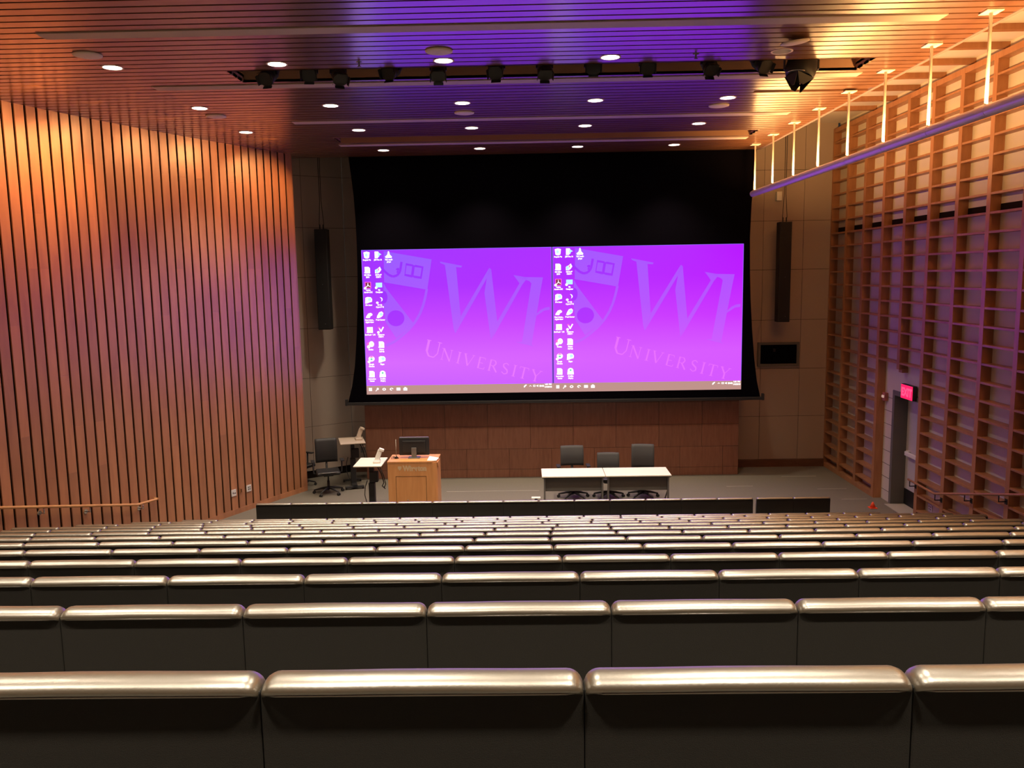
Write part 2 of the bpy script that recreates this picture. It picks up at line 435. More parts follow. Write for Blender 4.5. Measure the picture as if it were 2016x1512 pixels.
# door
d = MB()
fr = 0.09
d.box(WX - 0.02, WX + 0.3, DOOR_Y1, DOOR_Y1 + fr, 0, DOOR_Z + fr, 0)
d.box(WX - 0.02, WX + 0.3, DOOR_Y0, DOOR_Y1, DOOR_Z, DOOR_Z + fr, 0)
d.box(WX - 0.02, WX + 0.3, DOOR_Y0 - fr, DOOR_Y0, 0, DOOR_Z + fr, 0)
door = tag(d.build('door_1', M['grey_frame']), kind='structure')
d = MB(); d.box(WX + 0.24, WX + 0.29, DOOR_Y0, DOOR_Y1, 0.32, DOOR_Z - 0.003); d.build('door_leaf', M['door'], door)
d = MB(); d.box(WX + 0.235, WX + 0.285, DOOR_Y0, DOOR_Y1, 0.012, 0.32); tag(d.build('kick_plate', M['metal_dark'], door), 'dark kick plate')
d = MB(); d.rbox(WX + 0.16, WX + 0.20, DOOR_Y0 + 0.05, DOOR_Y1 - 0.10, 0.98, 1.06, 0.01); d.box(WX + 0.19, WX + 0.245, DOOR_Y1 - 0.2, DOOR_Y1 - 0.1, 0.97, 1.07); d.box(WX + 0.19, WX + 0.245, DOOR_Y0 + 0.1, DOOR_Y0 + 0.2, 0.97, 1.07)
tag(d.build('push_bar', M['white'], door), 'pale push bar')
d = MB(); d.box(WX - 0.14, WX + 0.235, DOOR_Y0 + 0.01, DOOR_Y1 - 0.02, 0.0, 0.010); tag(d.build('threshold', M['tape'], door), 'pale threshold plate')

# ------------------------------------------------------------------ back walls
b = MB()
JZ = [0.17, 1.18, 2.28, 3.39, 4.52, 5.60, 6.71, 7.86]
def panels(b, p0, p1, ncol, cuts=None):
    """panelled wall from plan point p0 to p1 (room side on the right of the direction)"""
    p0, p1 = Vector(p0), Vector(p1); L = (p1 - p0).length; t = (p1 - p0) / L; n = Vector((t.y, -t.x))
    us = cuts or [L * i / ncol for i in range(ncol + 1)]
    g = 0.004
    def q(u0, u1, d0, d1, z0, z1, mi):
        A, B_, C_, D_ = p0 + t * u0 + n * d0, p0 + t * u1 + n * d0, p0 + t * u1 + n * d1, p0 + t * u0 + n * d1
        b.hexa([(A.x, A.y, z0), (B_.x, B_.y, z0), (C_.x, C_.y, z0), (D_.x, D_.y, z0), (A.x, A.y, z1), (B_.x, B_.y, z1), (C_.x, C_.y, z1), (D_.x, D_.y, z1)], mi)
    q(0, L, -0.15, -0.02, 0, 7.86, 1)
    for u0, u1 in zip(us[:-1], us[1:]):
        for z0, z1 in zip(JZ[:-1], JZ[1:]): q(u0 + g, u1 - g, -0.02, 0.0, z0 + g, z1 - g, 0)
panels(b, (-4.05, 19.0), (6.95, 19.0), 12, cuts=[0, 0.55, 1.6, 2.6, 3.6, 4.6, 5.6, 6.6, 7.6, 8.55, 9.41, 10.30, 11.0])
panels(b, (-6.40, 17.30), (-4.05, 19.0), 3)
struct('wall_back', b, [M['beige'], M['gap']])
b = MB()
b.box(4.72, LX, 18.95, 19.0, 0, 0.17)
b.box(-4.06, -3.62, 18.95, 19.0, 0, 0.17)
struct('baseboard_back', b, M['base_wood'])
# wood-panelled stage backing under the screen
b = MB()
WZ = [0.0, 0.186, 0.652, 1.16, 1.66, 2.3]
WXS = [-3.58 + 0.9456 * i for i in range(9)]; WXS[-1] = 4.70; XA, XB = -3.6, 4.70
b.box(XA, XB, 18.30, 18.98, 0, 2.3, 1)
b.box(XA, XA + 0.02, 18.28, 18.98, 0, 2.3, 0); b.box(XB - 0.02, XB, 18.28, 18.98, 0, 2.3, 0)
for r, (z0, z1) in enumerate(zip(WZ[:-1], WZ[1:])):
    off = 0.0 if r in (2, 3, 4) else 0.47
    xs = [XA] + [x for x in [-3.72 + off + 0.951 * i for i in range(10)] if XA + 0.2 < x < XB - 0.1] + [XB]
    if r == 1: xs = sorted(set(xs + [-2.773, 1.027]))
    for x0, x1 in zip(xs[:-1], xs[1:]): b.box(x0 + 0.003, x1 - 0.003, 18.255, 18.30, z0 + 0.003, z1 - 0.003, 0)
struct('wall_front', b, [M['panel_wood'], M['gap']])
# enclosing walls behind the viewer and above the stage
b = MB(); b.box(-14, 7.4, Y0 - 0.2, Y0, 0, 7.74)
struct('wall_rear', b, M['beige'])

# ------------------------------------------------------------------ projection screen
SY = 17.90
s = thing('projection_screen', 'wide black-bordered projection screen showing two purple computer desktops', 'projection screen', (0.6, SY, 1.75))
def rel(o, root):  # parts are modelled in world coordinates
    o.location = -Vector(root.location); return o
m = MB()
L = [(-3.66, 7.3), (-3.656, 7.0), (-3.62, 6.65), (-3.58, 6.2), (-3.56, 5.7), (-3.555, 5.2), (-3.565, 4.5), (-3.59, 3.9), (-3.64, 3.2), (-3.70, 2.6), (-3.78, 2.15), (-3.88, 1.80)]
Rr = [(4.90, 7.3), (4.874, 7.0), (4.83, 6.5), (4.79, 5.9), (4.77, 5.2), (4.785, 4.5), (4.81, 3.9), (4.86, 3.2), (4.92, 2.6), (4.98, 2.15), (5.06, 1.80)]
m.prism(L + Rr[::-1], SY, SY + 0.012)
rel(m.build('black_border', M['black_matte'], s), s)
m = MB(); m.rbox(-3.94, 5.14, SY - 0.03, SY + 0.04, 1.735, 1.80, 0.008)
for x in (-3.94, 5.09): m.rbox(x, x + 0.05, SY - 0.035, SY + 0.045, 1.73, 1.87, 0.006)
rel(m.build('bottom_bar', M['black'], s), s)
# --- the two projected desktops
def desktop(side):
    X0, X1 = ((-3.465, 0.577), (0.604, 4.642))[side]
    W = X1 - X0; H = ZT - ZB
    def P(u, v): return (X0 + u * W, ZT - v * H)
    tag_ = ('left', 'right')[side]
    m = MB(); m.box(X0, X1, SY - 0.003, SY, ZB, ZT)
    pic = rel(m.build('projected_desktop', M['pic'], s), s); pic['label'] = tag_ + ' projected purple desktop'
    def pxy(x, y):           # measured picture coordinates to desktop fractions
        v0 = (y - 118 + 0.0155 * (x - 115)) / 1378; u0 = (x - 115 - 30 * v0) / 1805
        return u0, v0
    def poly(mb, pts, layer, mi=0):
        q = [P(*pxy(x, y)) for x, y in pts]
        q = [(min(max(x, X0), X1), min(max(z, ZB), ZT)) for x, z in q]
        yv = SY - 0.003 - 0.003 * layer
        mb.prism(q, yv, yv + 0.0015, mi)
    def disc(mb, x, y, rx, ry, layer, mi=0, n=20, a0=0, a1=2 * PI):
        poly(mb, [(x + rx * math.cos(a0 + (a1 - a0) * i / n), y + ry * math.sin(a0 + (a1 - a0) * i / n)) for i in range(n + (0 if a1 - a0 > 6.2 else 1))], layer, mi)
    def stroke(mb, pts, w, layer, mi=0):
        for (xa, ya), (xb, yb) in zip(pts[:-1], pts[1:]):
            l = math.hypot(xb - xa, yb - ya) or 1; nx, ny = -(yb - ya) / l * w / 2, (xb - xa) / l * w / 2
            poly(mb, [(xa + nx, ya + ny), (xb + nx, yb + ny), (xb - nx, yb - ny), (xa - nx, ya - ny)], layer, mi)
    # crest
    m = MB()
    poly(m, [(330, 128), (785, 205), (742, 490), (330, 420)], 1)
    stroke(m, [(738, 480), (722, 560), (700, 640), (668, 720), (620, 800), (560, 870), (480, 940), (420, 985), (340, 1022)], 24, 1)
    poly(m, [(322, 425), (352, 480), (612, 815), (438, 950), (340, 800), (322, 640)], 1)
    rel(m.build('crest_mark', M['pic_mark'], pic), pic).location = (0, 0, 0)
    m = MB()
    poly(m, [(540, 240), (605, 252), (618, 262), (632, 256), (708, 272), (688, 388), (620, 378), (606, 370), (592, 374), (524, 358)], 2)
    rel(m.build('crest_book', M['pic_dark'], pic), pic).location = (0, 0, 0); m = MB()
    stroke(m, [(300, 275), (335, 315), (375, 350), (415, 366), (455, 355), (482, 320), (492, 270), (498, 228)], 22, 2)
    stroke(m, [(455, 330), (470, 290), (445, 300)], 14, 2)
    rel(m.build('crest_curl', M['pic_dark'], pic), pic).location = (0, 0, 0); m = MB()
    disc(m, 438, 760, 82, 76, 2)
    rel(m.build('crest_disc', M['pic_dark'], pic), pic).location = (0, 0, 0); m = MB()
    disc(m, 326, 560, 34, 60, 2)
    rel(m.build('crest_disc', M['pic_dark'], pic), pic).location = (0, 0, 0)
    m = MB()
    poly(m, [(546, 262), (600, 270), (588, 350), (534, 342)], 3); poly(m, [(624, 276), (690, 286), (676, 366), (612, 356)], 3)
    rel(m.build('crest_book_pages', M['pic_mark'], pic), pic).location = (0, 0, 0)
    # big serif letters: W and the start of an h
    m = MB()
    poly(m, [(862, 225), (1075, 265), (1068, 282), (1018, 278), (1060, 740), (1008, 905), (992, 860), (912, 258), (868, 240)], 1)
    poly(m, [(1062, 740), (1330, 290), (1352, 310), (1012, 900), (1008, 905)], 1)
    poly(m, [(1335, 285), (1352, 300), (1412, 800), (1350, 970), (1288, 520), (1310, 380)], 1)
    poly(m, [(1412, 790), (1622, 430), (1588, 384), (1562, 352), (1700, 376), (1650, 440), (1358, 962)], 1)
    poly(m, [(1600, 370), (1845, 374), (1826, 480), (1742, 1012), (1768, 1030), (1590, 988), (1650, 986), (1735, 430), (1716, 410)], 1)
    poly(m, [(1768, 735), (1825, 680), (1870, 658), (1912, 652), (1912, 680), (1860, 688), (1770, 748)], 1)
    rel(m.build('large_lettering', M['pic_mark'], pic), pic).location = (0, 0, 0)
    # small caps line, each stroke thin or thick with little serifs
    m = MB()
    T = {'U': (1.0, [((.12, 0), (.12, .7), .16), ((.12, .7), (.3, .97), .12), ((.3, .97), (.6, .97), .08), ((.6, .97), (.78, .7), .07), ((.78, .7), (.78, 0), .07), ((0, .02), (.26, .02), .05), ((.66, .02), (.92, .02), .05)]),
         'N': (1.0, [((.14, 0), (.14, 1), .06), ((.14, 0), (.82, 1), .15), ((.82, 1), (.82, 0), .06), ((0, .02), (.26, .02), .05), ((.02, .98), (.26, .98), .05), ((.7, .02), (.94, .02), .05)]),
         'I': (.5, [((.25, 0), (.25, 1), .15), ((.1, .02), (.4, .02), .05), ((.1, .98), (.4, .98), .05)]),
         'V': (.95, [((.08, 0), (.46, 1), .15), ((.46, 1), (.84, 0), .06), ((0, .02), (.26, .02), .05), ((.7, .02), (.94, .02), .05)]),
         'E': (.75, [((.16, 0), (.16, 1), .15), ((.1, .03), (.62, .03), .06), ((.16, .5), (.5, .5), .06), ((.1, .97), (.66, .97), .06), ((.62, .03), (.64, .2), .05), ((.66, .97), (.68, .8), .05)]),
         'R': (.88, [((.16, 0), (.16, 1), .15), ((.1, .03), (.5, .03), .06), ((.5, .03), (.64, .25), .12), ((.64, .25), (.5, .5), .12), ((.5, .5), (.16, .5), .06), ((.4, .5), (.8, 1), .14), ((.04, .98), (.3, .98), .05)]),
         'S': (.7, [((.58, .15), (.4, .02), .08), ((.4, .02), (.16, .12), .09), ((.16, .12), (.16, .34), .12), ((.16, .34), (.56, .62), .15), ((.56, .62), (.58, .86), .12), ((.58, .86), (.34, .98), .09), ((.34, .98), (.1, .82), .08)]),
         'T': (.82, [((.41, 0), (.41, 1), .15), ((.04, .03), (.78, .03), .06), ((.05, .03), (.03, .2), .05), ((.78, .03), (.8, .2), .05), ((.26, .98), (.56, .98), .05)]),
         'Y': (.88, [((.08, 0), (.44, .55), .15), ((.44, .55), (.8, 0), .06), ((.44, .55), (.44, 1), .15), ((0, .02), (.26, .02), .05), ((.66, .02), (.92, .02), .05), ((.3, .98), (.58, .98), .05)])}
    ang = math.atan2(1190 - 960, 1720 - 735); x, y, hgt = 738, 962, 158
    ca, sa = math.cos(ang), math.sin(ang)
    for i, ch in enumerate('UNIVERSITY'):
        h = hgt if i == 0 else 112
        adv, st = T[ch]
        dy = 0 if i == 0 else hgt - h
        for (p, q, w) in st:
            A_ = (x + (p[0] * h * 1.02) * ca - (p[1] * h + dy) * sa, y + (p[0] * h * 1.02) * sa + (p[1] * h + dy) * ca)
            B_ = (x + (q[0] * h * 1.02) * ca - (q[1] * h + dy) * sa, y + (q[0] * h * 1.02) * sa + (q[1] * h + dy) * ca)
            stroke(m, [A_, B_], w * h * 0.9, 1)
        k_ = 1.02 if i == 0 else 1.30
        x += adv * h * k_ * ca; y += adv * h * k_ * sa
        rel(m.build('letter', M['pic_text'], pic), pic).location = (0, 0, 0); m = MB()
    # taskbar
    m = MB(); zb1 = ZB + 0.062 * H
    m.box(X0, X1 + (0.027 if side == 0 else 0), SY - 0.006, SY - 0.0045, ZB, zb1, 0)
    def fx(u): return X0 + u * W
    for i, u in enumerate((.021, .058, .095, .135, .172, .209)):      # start, search, task view, browser, mail, store
        cx, cz, r_ = fx(u), ZB + 0.036 * H, 0.036
        y0, y1 = SY - 0.011, SY - 0.0095
        if i == 0:
            for dx in (-.5, .5):
                for dz in (-.5, .5): m.box(cx + dx * r_ - .016, cx + dx * r_ + .016, y0, y1, cz + dz * r_ - .016, cz + dz * r_ + .016, 1)
        elif i == 1:
            m.prism([(cx + .01 + .024 * math.cos(a * PI / 6), cz + .01 + .024 * math.sin(a * PI / 6)) for a in range(12)], y0, y1, 1)
            m.prism([(cx - .04, cz - .036), (cx - .028, cz - .045), (cx, cz - .008), (cx - .01, cz)], y0, y1, 1)
        elif i in (2, 3):
            for a in range(14 if i == 2 else 11):
                t0, t1 = 2 * PI * a / 14, 2 * PI * (a + 1) / 14
                k1, k2 = (1.0, 0.5)
                m.prism([(cx + r_ * k1 * 1.1 * math.cos(t0), cz + r_ * k1 * .8 * math.sin(t0)), (cx + r_ * k1 * 1.1 * math.cos(t1), cz + r_ * k1 * .8 * math.sin(t1)), (cx + r_ * k2 * math.cos(t1), cz + r_ * k2 * .8 * math.sin(t1)), (cx + r_ * k2 * math.cos(t0), cz + r_ * k2 * .8 * math.sin(t0))], y0, y1, 1)
        elif i == 4: m.box(cx - .042, cx + .042, y0, y1, cz - .03, cz + .03, 1)
        else:
            m.box(cx - .042, cx + .042, y0, y1, cz - .034, cz + .022, 1); m.box(cx - .02, cx + .02, y0, y1, cz + .022, cz + .04, 1)
    # tray symbols and clock
    zc = ZB + 0.046 * H; y0, y1 = SY - 0.011, SY - 0.0095
    m.prism([(fx(.845), zc - .03), (fx(.85), zc - .034), (fx(.862), zc + .02), (fx(.858), zc + .03), (fx(.848), zc + .005)], y0, y1, 1)
    m.prism([(fx(.874), zc - .012), (fx(.881), zc + .012), (fx(.888), zc - .012), (fx(.8855), zc - .016), (fx(.881), zc), (fx(.8765), zc - .016)], y0, y1, 1)
    m.box(fx(.896), fx(.908), y0, y1, zc - .022, zc + .018, 1); m.box(fx(.899), fx(.905), y0 - .002, y0 - .001, zc - .012, zc + .008, 0)
    m.prism([(fx(.914), zc - .014), (fx(.918), zc - .014), (fx(.924), zc - .028), (fx(.924), zc + .024), (fx(.918), zc + .01), (fx(.914), zc + .01)], y0, y1, 1)
    text_mesh(m, 'ENG', 0.05, (fx(.942), SY - 0.011, zc - .022), 1)
    text_mesh(m, '1:01 PM', 0.045, (fx(.976), SY - 0.011, zc + .012), 1)
    text_mesh(m, '1/4/2018', 0.045, (fx(.976), SY - 0.011, zc - .044), 1)
    rel(m.build('taskbar', [M['px_bar'], M['px_white']], pic), pic).location = (0, 0, 0)
    # thin bright edges of the picture
    m = MB(); e = 0.009
    m.box(X0, X1, SY - 0.0075, SY - 0.006, ZT - e, ZT); m.box(X0, X0 + e, SY - 0.0075, SY - 0.006, zb1, ZT - e); m.box(X1 - e, X1, SY - 0.0075, SY - 0.006, zb1, ZT - e)
    rel(m.build('picture_edge', M['px_edge'], pic), pic).location = (0, 0, 0)
    # icons with captions
    icons = [(0, 0, 'bin', 'Recycle Bin'), (0, 1, 'page', 'MS Office\n2010'), (0, 2, 'pdf', 'Adobe\nAcrobat DC'), (0, 3, 'blob', 'Mac Icons'), (0, 4, 'cloud', 'Departmen...\nApplications'),
             (0, 5, 'note', 'StatTools 6.1N'), (0, 6, 'ball', 'Firefox'), (0, 7, 'ball2', 'Google\nChrome'), (0, 8, 'page', 'Instruction\nCenter'),
             (1, 0, 'star', 'JMP Pro 14'), (1, 1, 'peak', 'MATLAB\nR2017a'), (1, 2, 'screen', 'My\nComputer'), (1, 3, 'moon', 'Oracle\nCrystal Ball'), (1, 4, 'blob2', 'Panel Corner'),
             (1, 5, 'tick', 'Polyspace\nR2017a'), (1, 6, 'page', 'Printer\nDefault'), (1, 7, 'blob', 'Skype'), (1, 8, 'face', 'Satellite\nDisplay'), (2, 0, 'hat', 'VLC media\nplayer')]
    for c, r, kind, cap in icons:
        m = MB()
        cx = fx(.028 + .058 * c + .0005 * r); cz = ZT - (0.034 + 0.1028 * r) * H; y0, y1 = SY - 0.011, SY - 0.0095
        def pg(pts, mi=0, lay=0): m.prism([(cx + px * .070, cz + pz * .070) for px, pz in pts], y0 - lay * .003, y1 - lay * .003, mi)
        def ci(px, pz, rx, rz, mi=0, lay=0): pg([(px + rx * math.cos(a * PI / 9), pz + rz * math.sin(a * PI / 9)) for a in range(18)], mi, lay)
        if kind == 'bin': pg([(-.95, .8), (0, 1.05), (.95, .8), (.75, -.8), (.3, -1.05), (-.3, -1.05), (-.75, -.8)], 0); ci(-.1, 0, .4, .5, 1, 1)
        elif kind == 'page': pg([(-.8, 1), (.4, 1), (.85, .6), (.85, -1), (-.5, -1), (-1, -.9), (-.8, -.5)], 0); ci(.1, -.1, .35, .45, 2, 1)
        elif kind == 'pdf':
            pg([(-.95, 1), (.95, 1), (.95, -1), (-.95, -1)], 3); pg([(-.75, .8), (.75, .8), (.75, -.8), (-.75, -.8)], 4, 1)
            pg([(-.1, .6), (.1, .6), (.15, 0), (.7, -.3), (.7, -.5), (0, -.2), (-.6, -.7), (-.7, -.5), (-.1, 0)], 0, 2); ci(-.85, -.9, .4, .4, 0, 3)
        elif kind in ('blob', 'blob2'): pg([(-1, .7), (-.4, 1), (.7, .9), (1.1, .3), (1, -.5), (.2, -.7), (-.5, -1), (-1.1, -1), (-1, 0)] if kind == 'blob' else [(-.9, -.2), (-.3, .8), (.5, 1.1), (1, .6), (.8, -.2), (.2, -.7), (-.6, -1), (-1.1, -.9)], 0); ci(.3, .2, .5, .45, 1, 1)
        elif kind == 'cloud': pg([(-.9, -.3), (-.3, .5), (.5, .7), (1, .3), (.9, -.1), (.4, -.3), (.1, -.9), (-.7, -.9), (-1.1, -.8)], 0)
        elif kind == 'note': pg([(-.9, .9), (.9, .9), (.9, -.9), (-.7, -.9), (-1.1, -.8), (-.9, -.4)], 0); pg([(-.5, .5), (.6, .5), (.6, -.5), (-.5, -.5)], 2, 1)
        elif kind == 'ball': ci(-.5, .2, .6, .6, 3); ci(.3, .2, .8, .9, 0, 1); ci(-.6, -.6, .5, .5, 0, 2); ci(.4, .2, .4, .4, 2, 2)
        elif kind == 'ball2': ci(.1, .2, .95, .85, 0); pg([(-.6, .75), (.1, 1.05), (.8, .75), (.1, .6)], 3, 1); ci(-.7, -.7, .45, .4, 0, 2); ci(.1, .1, .35, .3, 5, 2)
        elif kind == 'star': pg([(-.9, 1), (.2, 1), (.4, .7), (.5, -.2), (0, -1), (-.9, -1)], 0); pg([(.2, .8), (.6, .5), (1.2, .1), (.6, -.1), (.4, -.7), (0, -.2)], 1, 1)
        elif kind == 'peak': pg([(-1, 0), (-.2, .4), (.5, 1), (.95, .1), (.4, -.7), (-.2, -1), (-1, -1)], 0); pg([(-.1, .3), (.35, .7), (.2, -.1), (-.1, -.4)], 3, 1); ci(-.5, -.3, .45, .6, 1, 1)
        elif kind == 'screen': pg([(-.95, .7), (1, .7), (1, -.7), (-.95, -.7)], 1); ci(-.85, -.8, .4, .4, 0, 1)
        elif kind == 'moon':
            for a in range(9):
                t0, t1 = R(-75 + 20 * a), R(-75 + 20 * (a + 1)); w0, w1 = .32 * math.sin(PI * a / 9) + .05, .32 * math.sin(PI * (a + 1) / 9) + .05
                pg([(.3 + .65 * math.cos(t0), .2 + .65 * math.sin(t0)), (.3 + .65 * math.cos(t1), .2 + .65 * math.sin(t1)), (.3 + (.65 - w1) * math.cos(t1), .2 + (.65 - w1) * math.sin(t1)), (.3 + (.65 - w0) * math.cos(t0), .2 + (.65 - w0) * math.sin(t0))], 0)
            ci(-.7, -.8, .4, .35, 0)
        elif kind == 'tick': pg([(-.7, .6), (-.4, .75), (.05, -.1), (.65, .95), (1, .8), (.15, -.7), (-.1, -.6)], 0); ci(-.55, .65, .3, .25, 3, 1); ci(-.75, -.75, .4, .4, 0, 1)
        elif kind == 'face': ci(0, .2, .9, .85, 0); pg([(-.95, -.1), (.95, -.1), (1, -1), (-1, -1)], 0); ci(0, .35, .3, .3, 5, 1)
        elif kind == 'hat': pg([(-.15, 1.05), (.15, 1.05), (.4, 0), (1, -.6), (.9, -1), (-.9, -1), (-1.1, -.6), (-.4, 0)], 0); ci(0, -.3, .3, .3, 2, 1)
        for li, ln in enumerate(cap.split('\n')):
            text_mesh(m, ln, 0.044, (cx + 0.003, y0, cz - 0.118 - 0.046 * li), 0, squash=0.82)
        ic = m.build('desktop_icon', [M['px_white'], M['px_cyan'], M['px_cream'], M['px_pink'], M['px_rose'], M['px_green']], pic)
        ic['label'] = 'desktop icon captioned ' + cap.replace('\n', ' ').replace('Adobe ', '').replace('Google ', '').replace('...', '') if kind in ('bin', 'screen') else 'small desktop icon with caption'
for sd in (0, 1): desktop(sd)
m = MB(); m.box(0.577, 0.604, SY - 0.003, SY, ZB + 0.06 * (ZT - ZB), ZT); rel(m.build('desktop_divider', M['px_gap'], s), s)

# ------------------------------------------------------------------ ceiling fittings
LIGHT_ROWS = [(10.15, [-4.82, -2.87, -0.91, 1.04]), (12.58, [-4.73, -2.80, -0.87, 1.07, 2.99]), (14.66, [-4.74, -2.80, -0.865, 1.07, 3.0]), (17.0, [-2.77, -0.85, 1.09, 3.0])]
HID_ROWS = [(7.8, [-4.8, -2.85, -0.9, 1.05, 3.0]), (5.4, [-6.7, -4.8, -2.85, -0.9, 1.05, 3.0]), (3.0, [-6.7, -4.8, -2.85, -0.9, 1.05, 3.0]), (0.7, [-4.8, -2.85, -0.9, 1.05, 3.0])]
m = MB(); m.lathe((0, 0, 0), [(0.125, -0.006), (0.125, 0.004), (0.100, 0.004), (0.100, -0.006)], 28)
def downlight_base(lit):
    t = thing('recessed_downlight', 'x', 'ceiling light', (0, 0, CEIL))
    rr = MB()
    seg = 28
    vs = []; fs = []
    for r_, z in ((0.105, -0.004), (0.125, -0.004), (0.125, 0.006), (0.105, 0.006)):
        for k in range(seg): vs.append((r_ * math.cos(2 * PI * k / seg), r_ * math.sin(2 * PI * k / seg), z))
    for i in range(4):
        for k in range(seg):
            k2 = (k + 1) % seg; fs.append((i * seg + k, i * seg + k2, ((i + 1) % 4) * seg + k2, ((i + 1) % 4) * seg + k))
    rr.add(vs, fs).build('trim_ring', M['disc'], t)
    l = MB(); l.lathe((0, 0, 0), [(0.105, -0.003), (0.105, 0.004)], 28, sm=False); l.build('lens', M['lamp'] if lit else M['unlit'], t)
    return t
LAMP_W = 470.0
lamp_data = bpy.data.lights.new('downlight', 'SPOT'); lamp_data.energy = LAMP_W; lamp_data.color = (1.0, 0.82, 0.60)
lamp_data.spot_size = R(98); lamp_data.spot_blend = 0.8; lamp_data.shadow_soft_size = 0.12
def add_lamp(x, y):
    o = bpy.data.objects.new('downlight_lamp', lamp_data); COL.objects.link(o); o.location = (x, y, CEIL - 0.02)
base = None
rown = ['in the row nearest the camera', 'in the second row from the camera', 'in the third row from the camera', 'in the row nearest the screen']
for ri, (y, xs) in enumerate(LIGHT_ROWS):
    for i, x in enumerate(xs):
        lab = 'lit round recessed downlight, %s from left %s' % (ORD[i + 1], rown[ri])
        if base is None:
            base = downlight_base(True); base.location = (x, y, CEIL); base['label'] = lab; base['group'] = 'lit downlights in the slatted ceiling'
        else: dup(base, (x, y, CEIL), 0, lab, 'lit downlights in the slatted ceiling')
        add_lamp(x, y)
for y, xs in HID_ROWS:
    for x in xs: add_lamp(x, y)
u = downlight_base(False); u.location = (3.0, 10.05, CEIL); u['label'] = 'unlit round downlight beside the large barn-door spotlight'
# round speaker discs
discs = [(-4.807, 9.56, 'near the left wall, beside the nearest row of lights'), (-0.919, 9.70, 'above the second purple-lit downlight, middle of the ceiling'), (2.981, 9.52, 'hanging low above the unlit downlight at right'),
         (-0.892, 13.28, 'middle of the ceiling, behind the second row of lights'), (-4.708, 13.17, 'left side, behind the second row of lights'), (2.982, 13.11, 'right side, behind the second row of lights')]
for i, (x, y, w) in enumerate(discs):
    m = MB(); m.lathe((0, 0, 0), [(0.02, -0.022), (0.12, -0.020), (0.152, -0.012), (0.155, 0.0), (0.15, 0.004)], 30)
    o = m.build('ceiling_speaker', M['disc']); o.location = (x, y, CEIL - 0.004)
    if i == 2: o.location.z = CEIL - 0.035; o.rotation_euler = (R(5), R(-7), 0)
    tag(o, 'round pale ceiling speaker, ' + w, 'ceiling speaker', 'round ceiling speakers')
# sprinklers
for x, y, w in ((-1.90, 10.13, 'left of the middle speaker disc'), (2.02, 10.08, 'right of the nearest row of lights')):
    t = thing('ceiling_sprinkler', 'small fire sprinkler head in the ceiling, ' + w, 'sprinkler', (x, y, CEIL), 0, 'sprinkler heads')
    m = MB(); m.lathe((0, 0, 0), [(0.035, -0.004), (0.035, 0.02)], 16); m.build('escutcheon', M['grey_metal'], t)
    m = MB(); m.cyl((0, 0), 0.010, -0.05, 0.07, 10); m.lathe((0, 0, -0.055), [(0.022, 0), (0.022, 0.006)], 12); m.build('deflector', M['grey_metal'], t)

# trough spotlights
def spotlight(tilt):
    t = thing('stage_spotlight', 'x', 'spotlight', (0, 0, 0))
    m = MB(); m.cyl((0, 0), 0.018, 0.10, 0.30, 10); m.box(-0.03, 0.03, -0.02, 0.02, 0.26, 0.33); m.build('clamp', M['black'], t)
    m = MB(); m.box(-0.105, -0.093, -0.015, 0.015, -0.02, 0.11); m.box(0.093, 0.105, -0.015, 0.015, -0.02, 0.11); m.box(-0.105, 0.105, -0.015, 0.015, 0.10, 0.112); m.build('yoke', M['black'], t)
    m = MB()
    pr = [(0.02, -0.15), (0.075, -0.13), (0.085, -0.06), (0.088, 0.05), (0.078, 0.055), (0.078, 0.075), (0.095, 0.08), (0.098, 0.14), (0.085, 0.14)]
    m.lathe((0, 0, 0), pr, 18)
    for k in range(4): m.lathe((0, 0, -0.05 + 0.025 * k), [(0.085, 0), (0.096, 0.002), (0.096, 0.006), (0.085, 0.008)], 18)
    m.xform(Matrix.Rotation(R(90 + tilt), 4, 'X')); bd = m.build('lamp_body', M['black'], t)
    m = MB()
    for k in range(4):
        a = k * PI / 2
        q = MB(); q.hexa([(-0.06, 0.085, 0.142), (0.06, 0.085, 0.142), (0.06, 0.098, 0.18), (-0.06, 0.098, 0.18), (-0.06, 0.089, 0.142), (0.06, 0.089, 0.142), (0.06, 0.102, 0.18), (-0.06, 0.102, 0.18)])
        q.xform(Matrix.Rotation(a, 4, 'Z')); m.add(q.v, q.f)
    m.xform(Matrix.Rotation(R(90 + tilt), 4, 'X')); m.build('barn_door', M['black'], bd)
    return t
spots = [-3.121, -2.626, -2.27, -1.597, -1.029, -0.306, 0.284, 0.876, 1.55, 2.302, 2.931]
variants = [(38, -14), (30, 8), (48, 30), (28, -20), (52, 4), (40, -8), (55, 6), (22, 0), (30, -5), (50, 12), (36, 20)]
for i, x in enumerate(spots):
    t = spotlight(variants[i][0]); t.location = (x, 10.70, 7.04 if i not in (0, 2) else 7.02); t.rotation_euler = (0, 0, R(variants[i][1]))
    tag(t, 'black stage spotlight, %s from left in the long ceiling trough' % ORD[i + 1], 'spotlight', 'black spotlights in the ceiling trough')
    m = MB(); m.box(-0.025, 0.025, -0.025, 0.025, 0.30, CEIL + 0.405 - t.location.z); m.build('track_adaptor', M['black'], t)
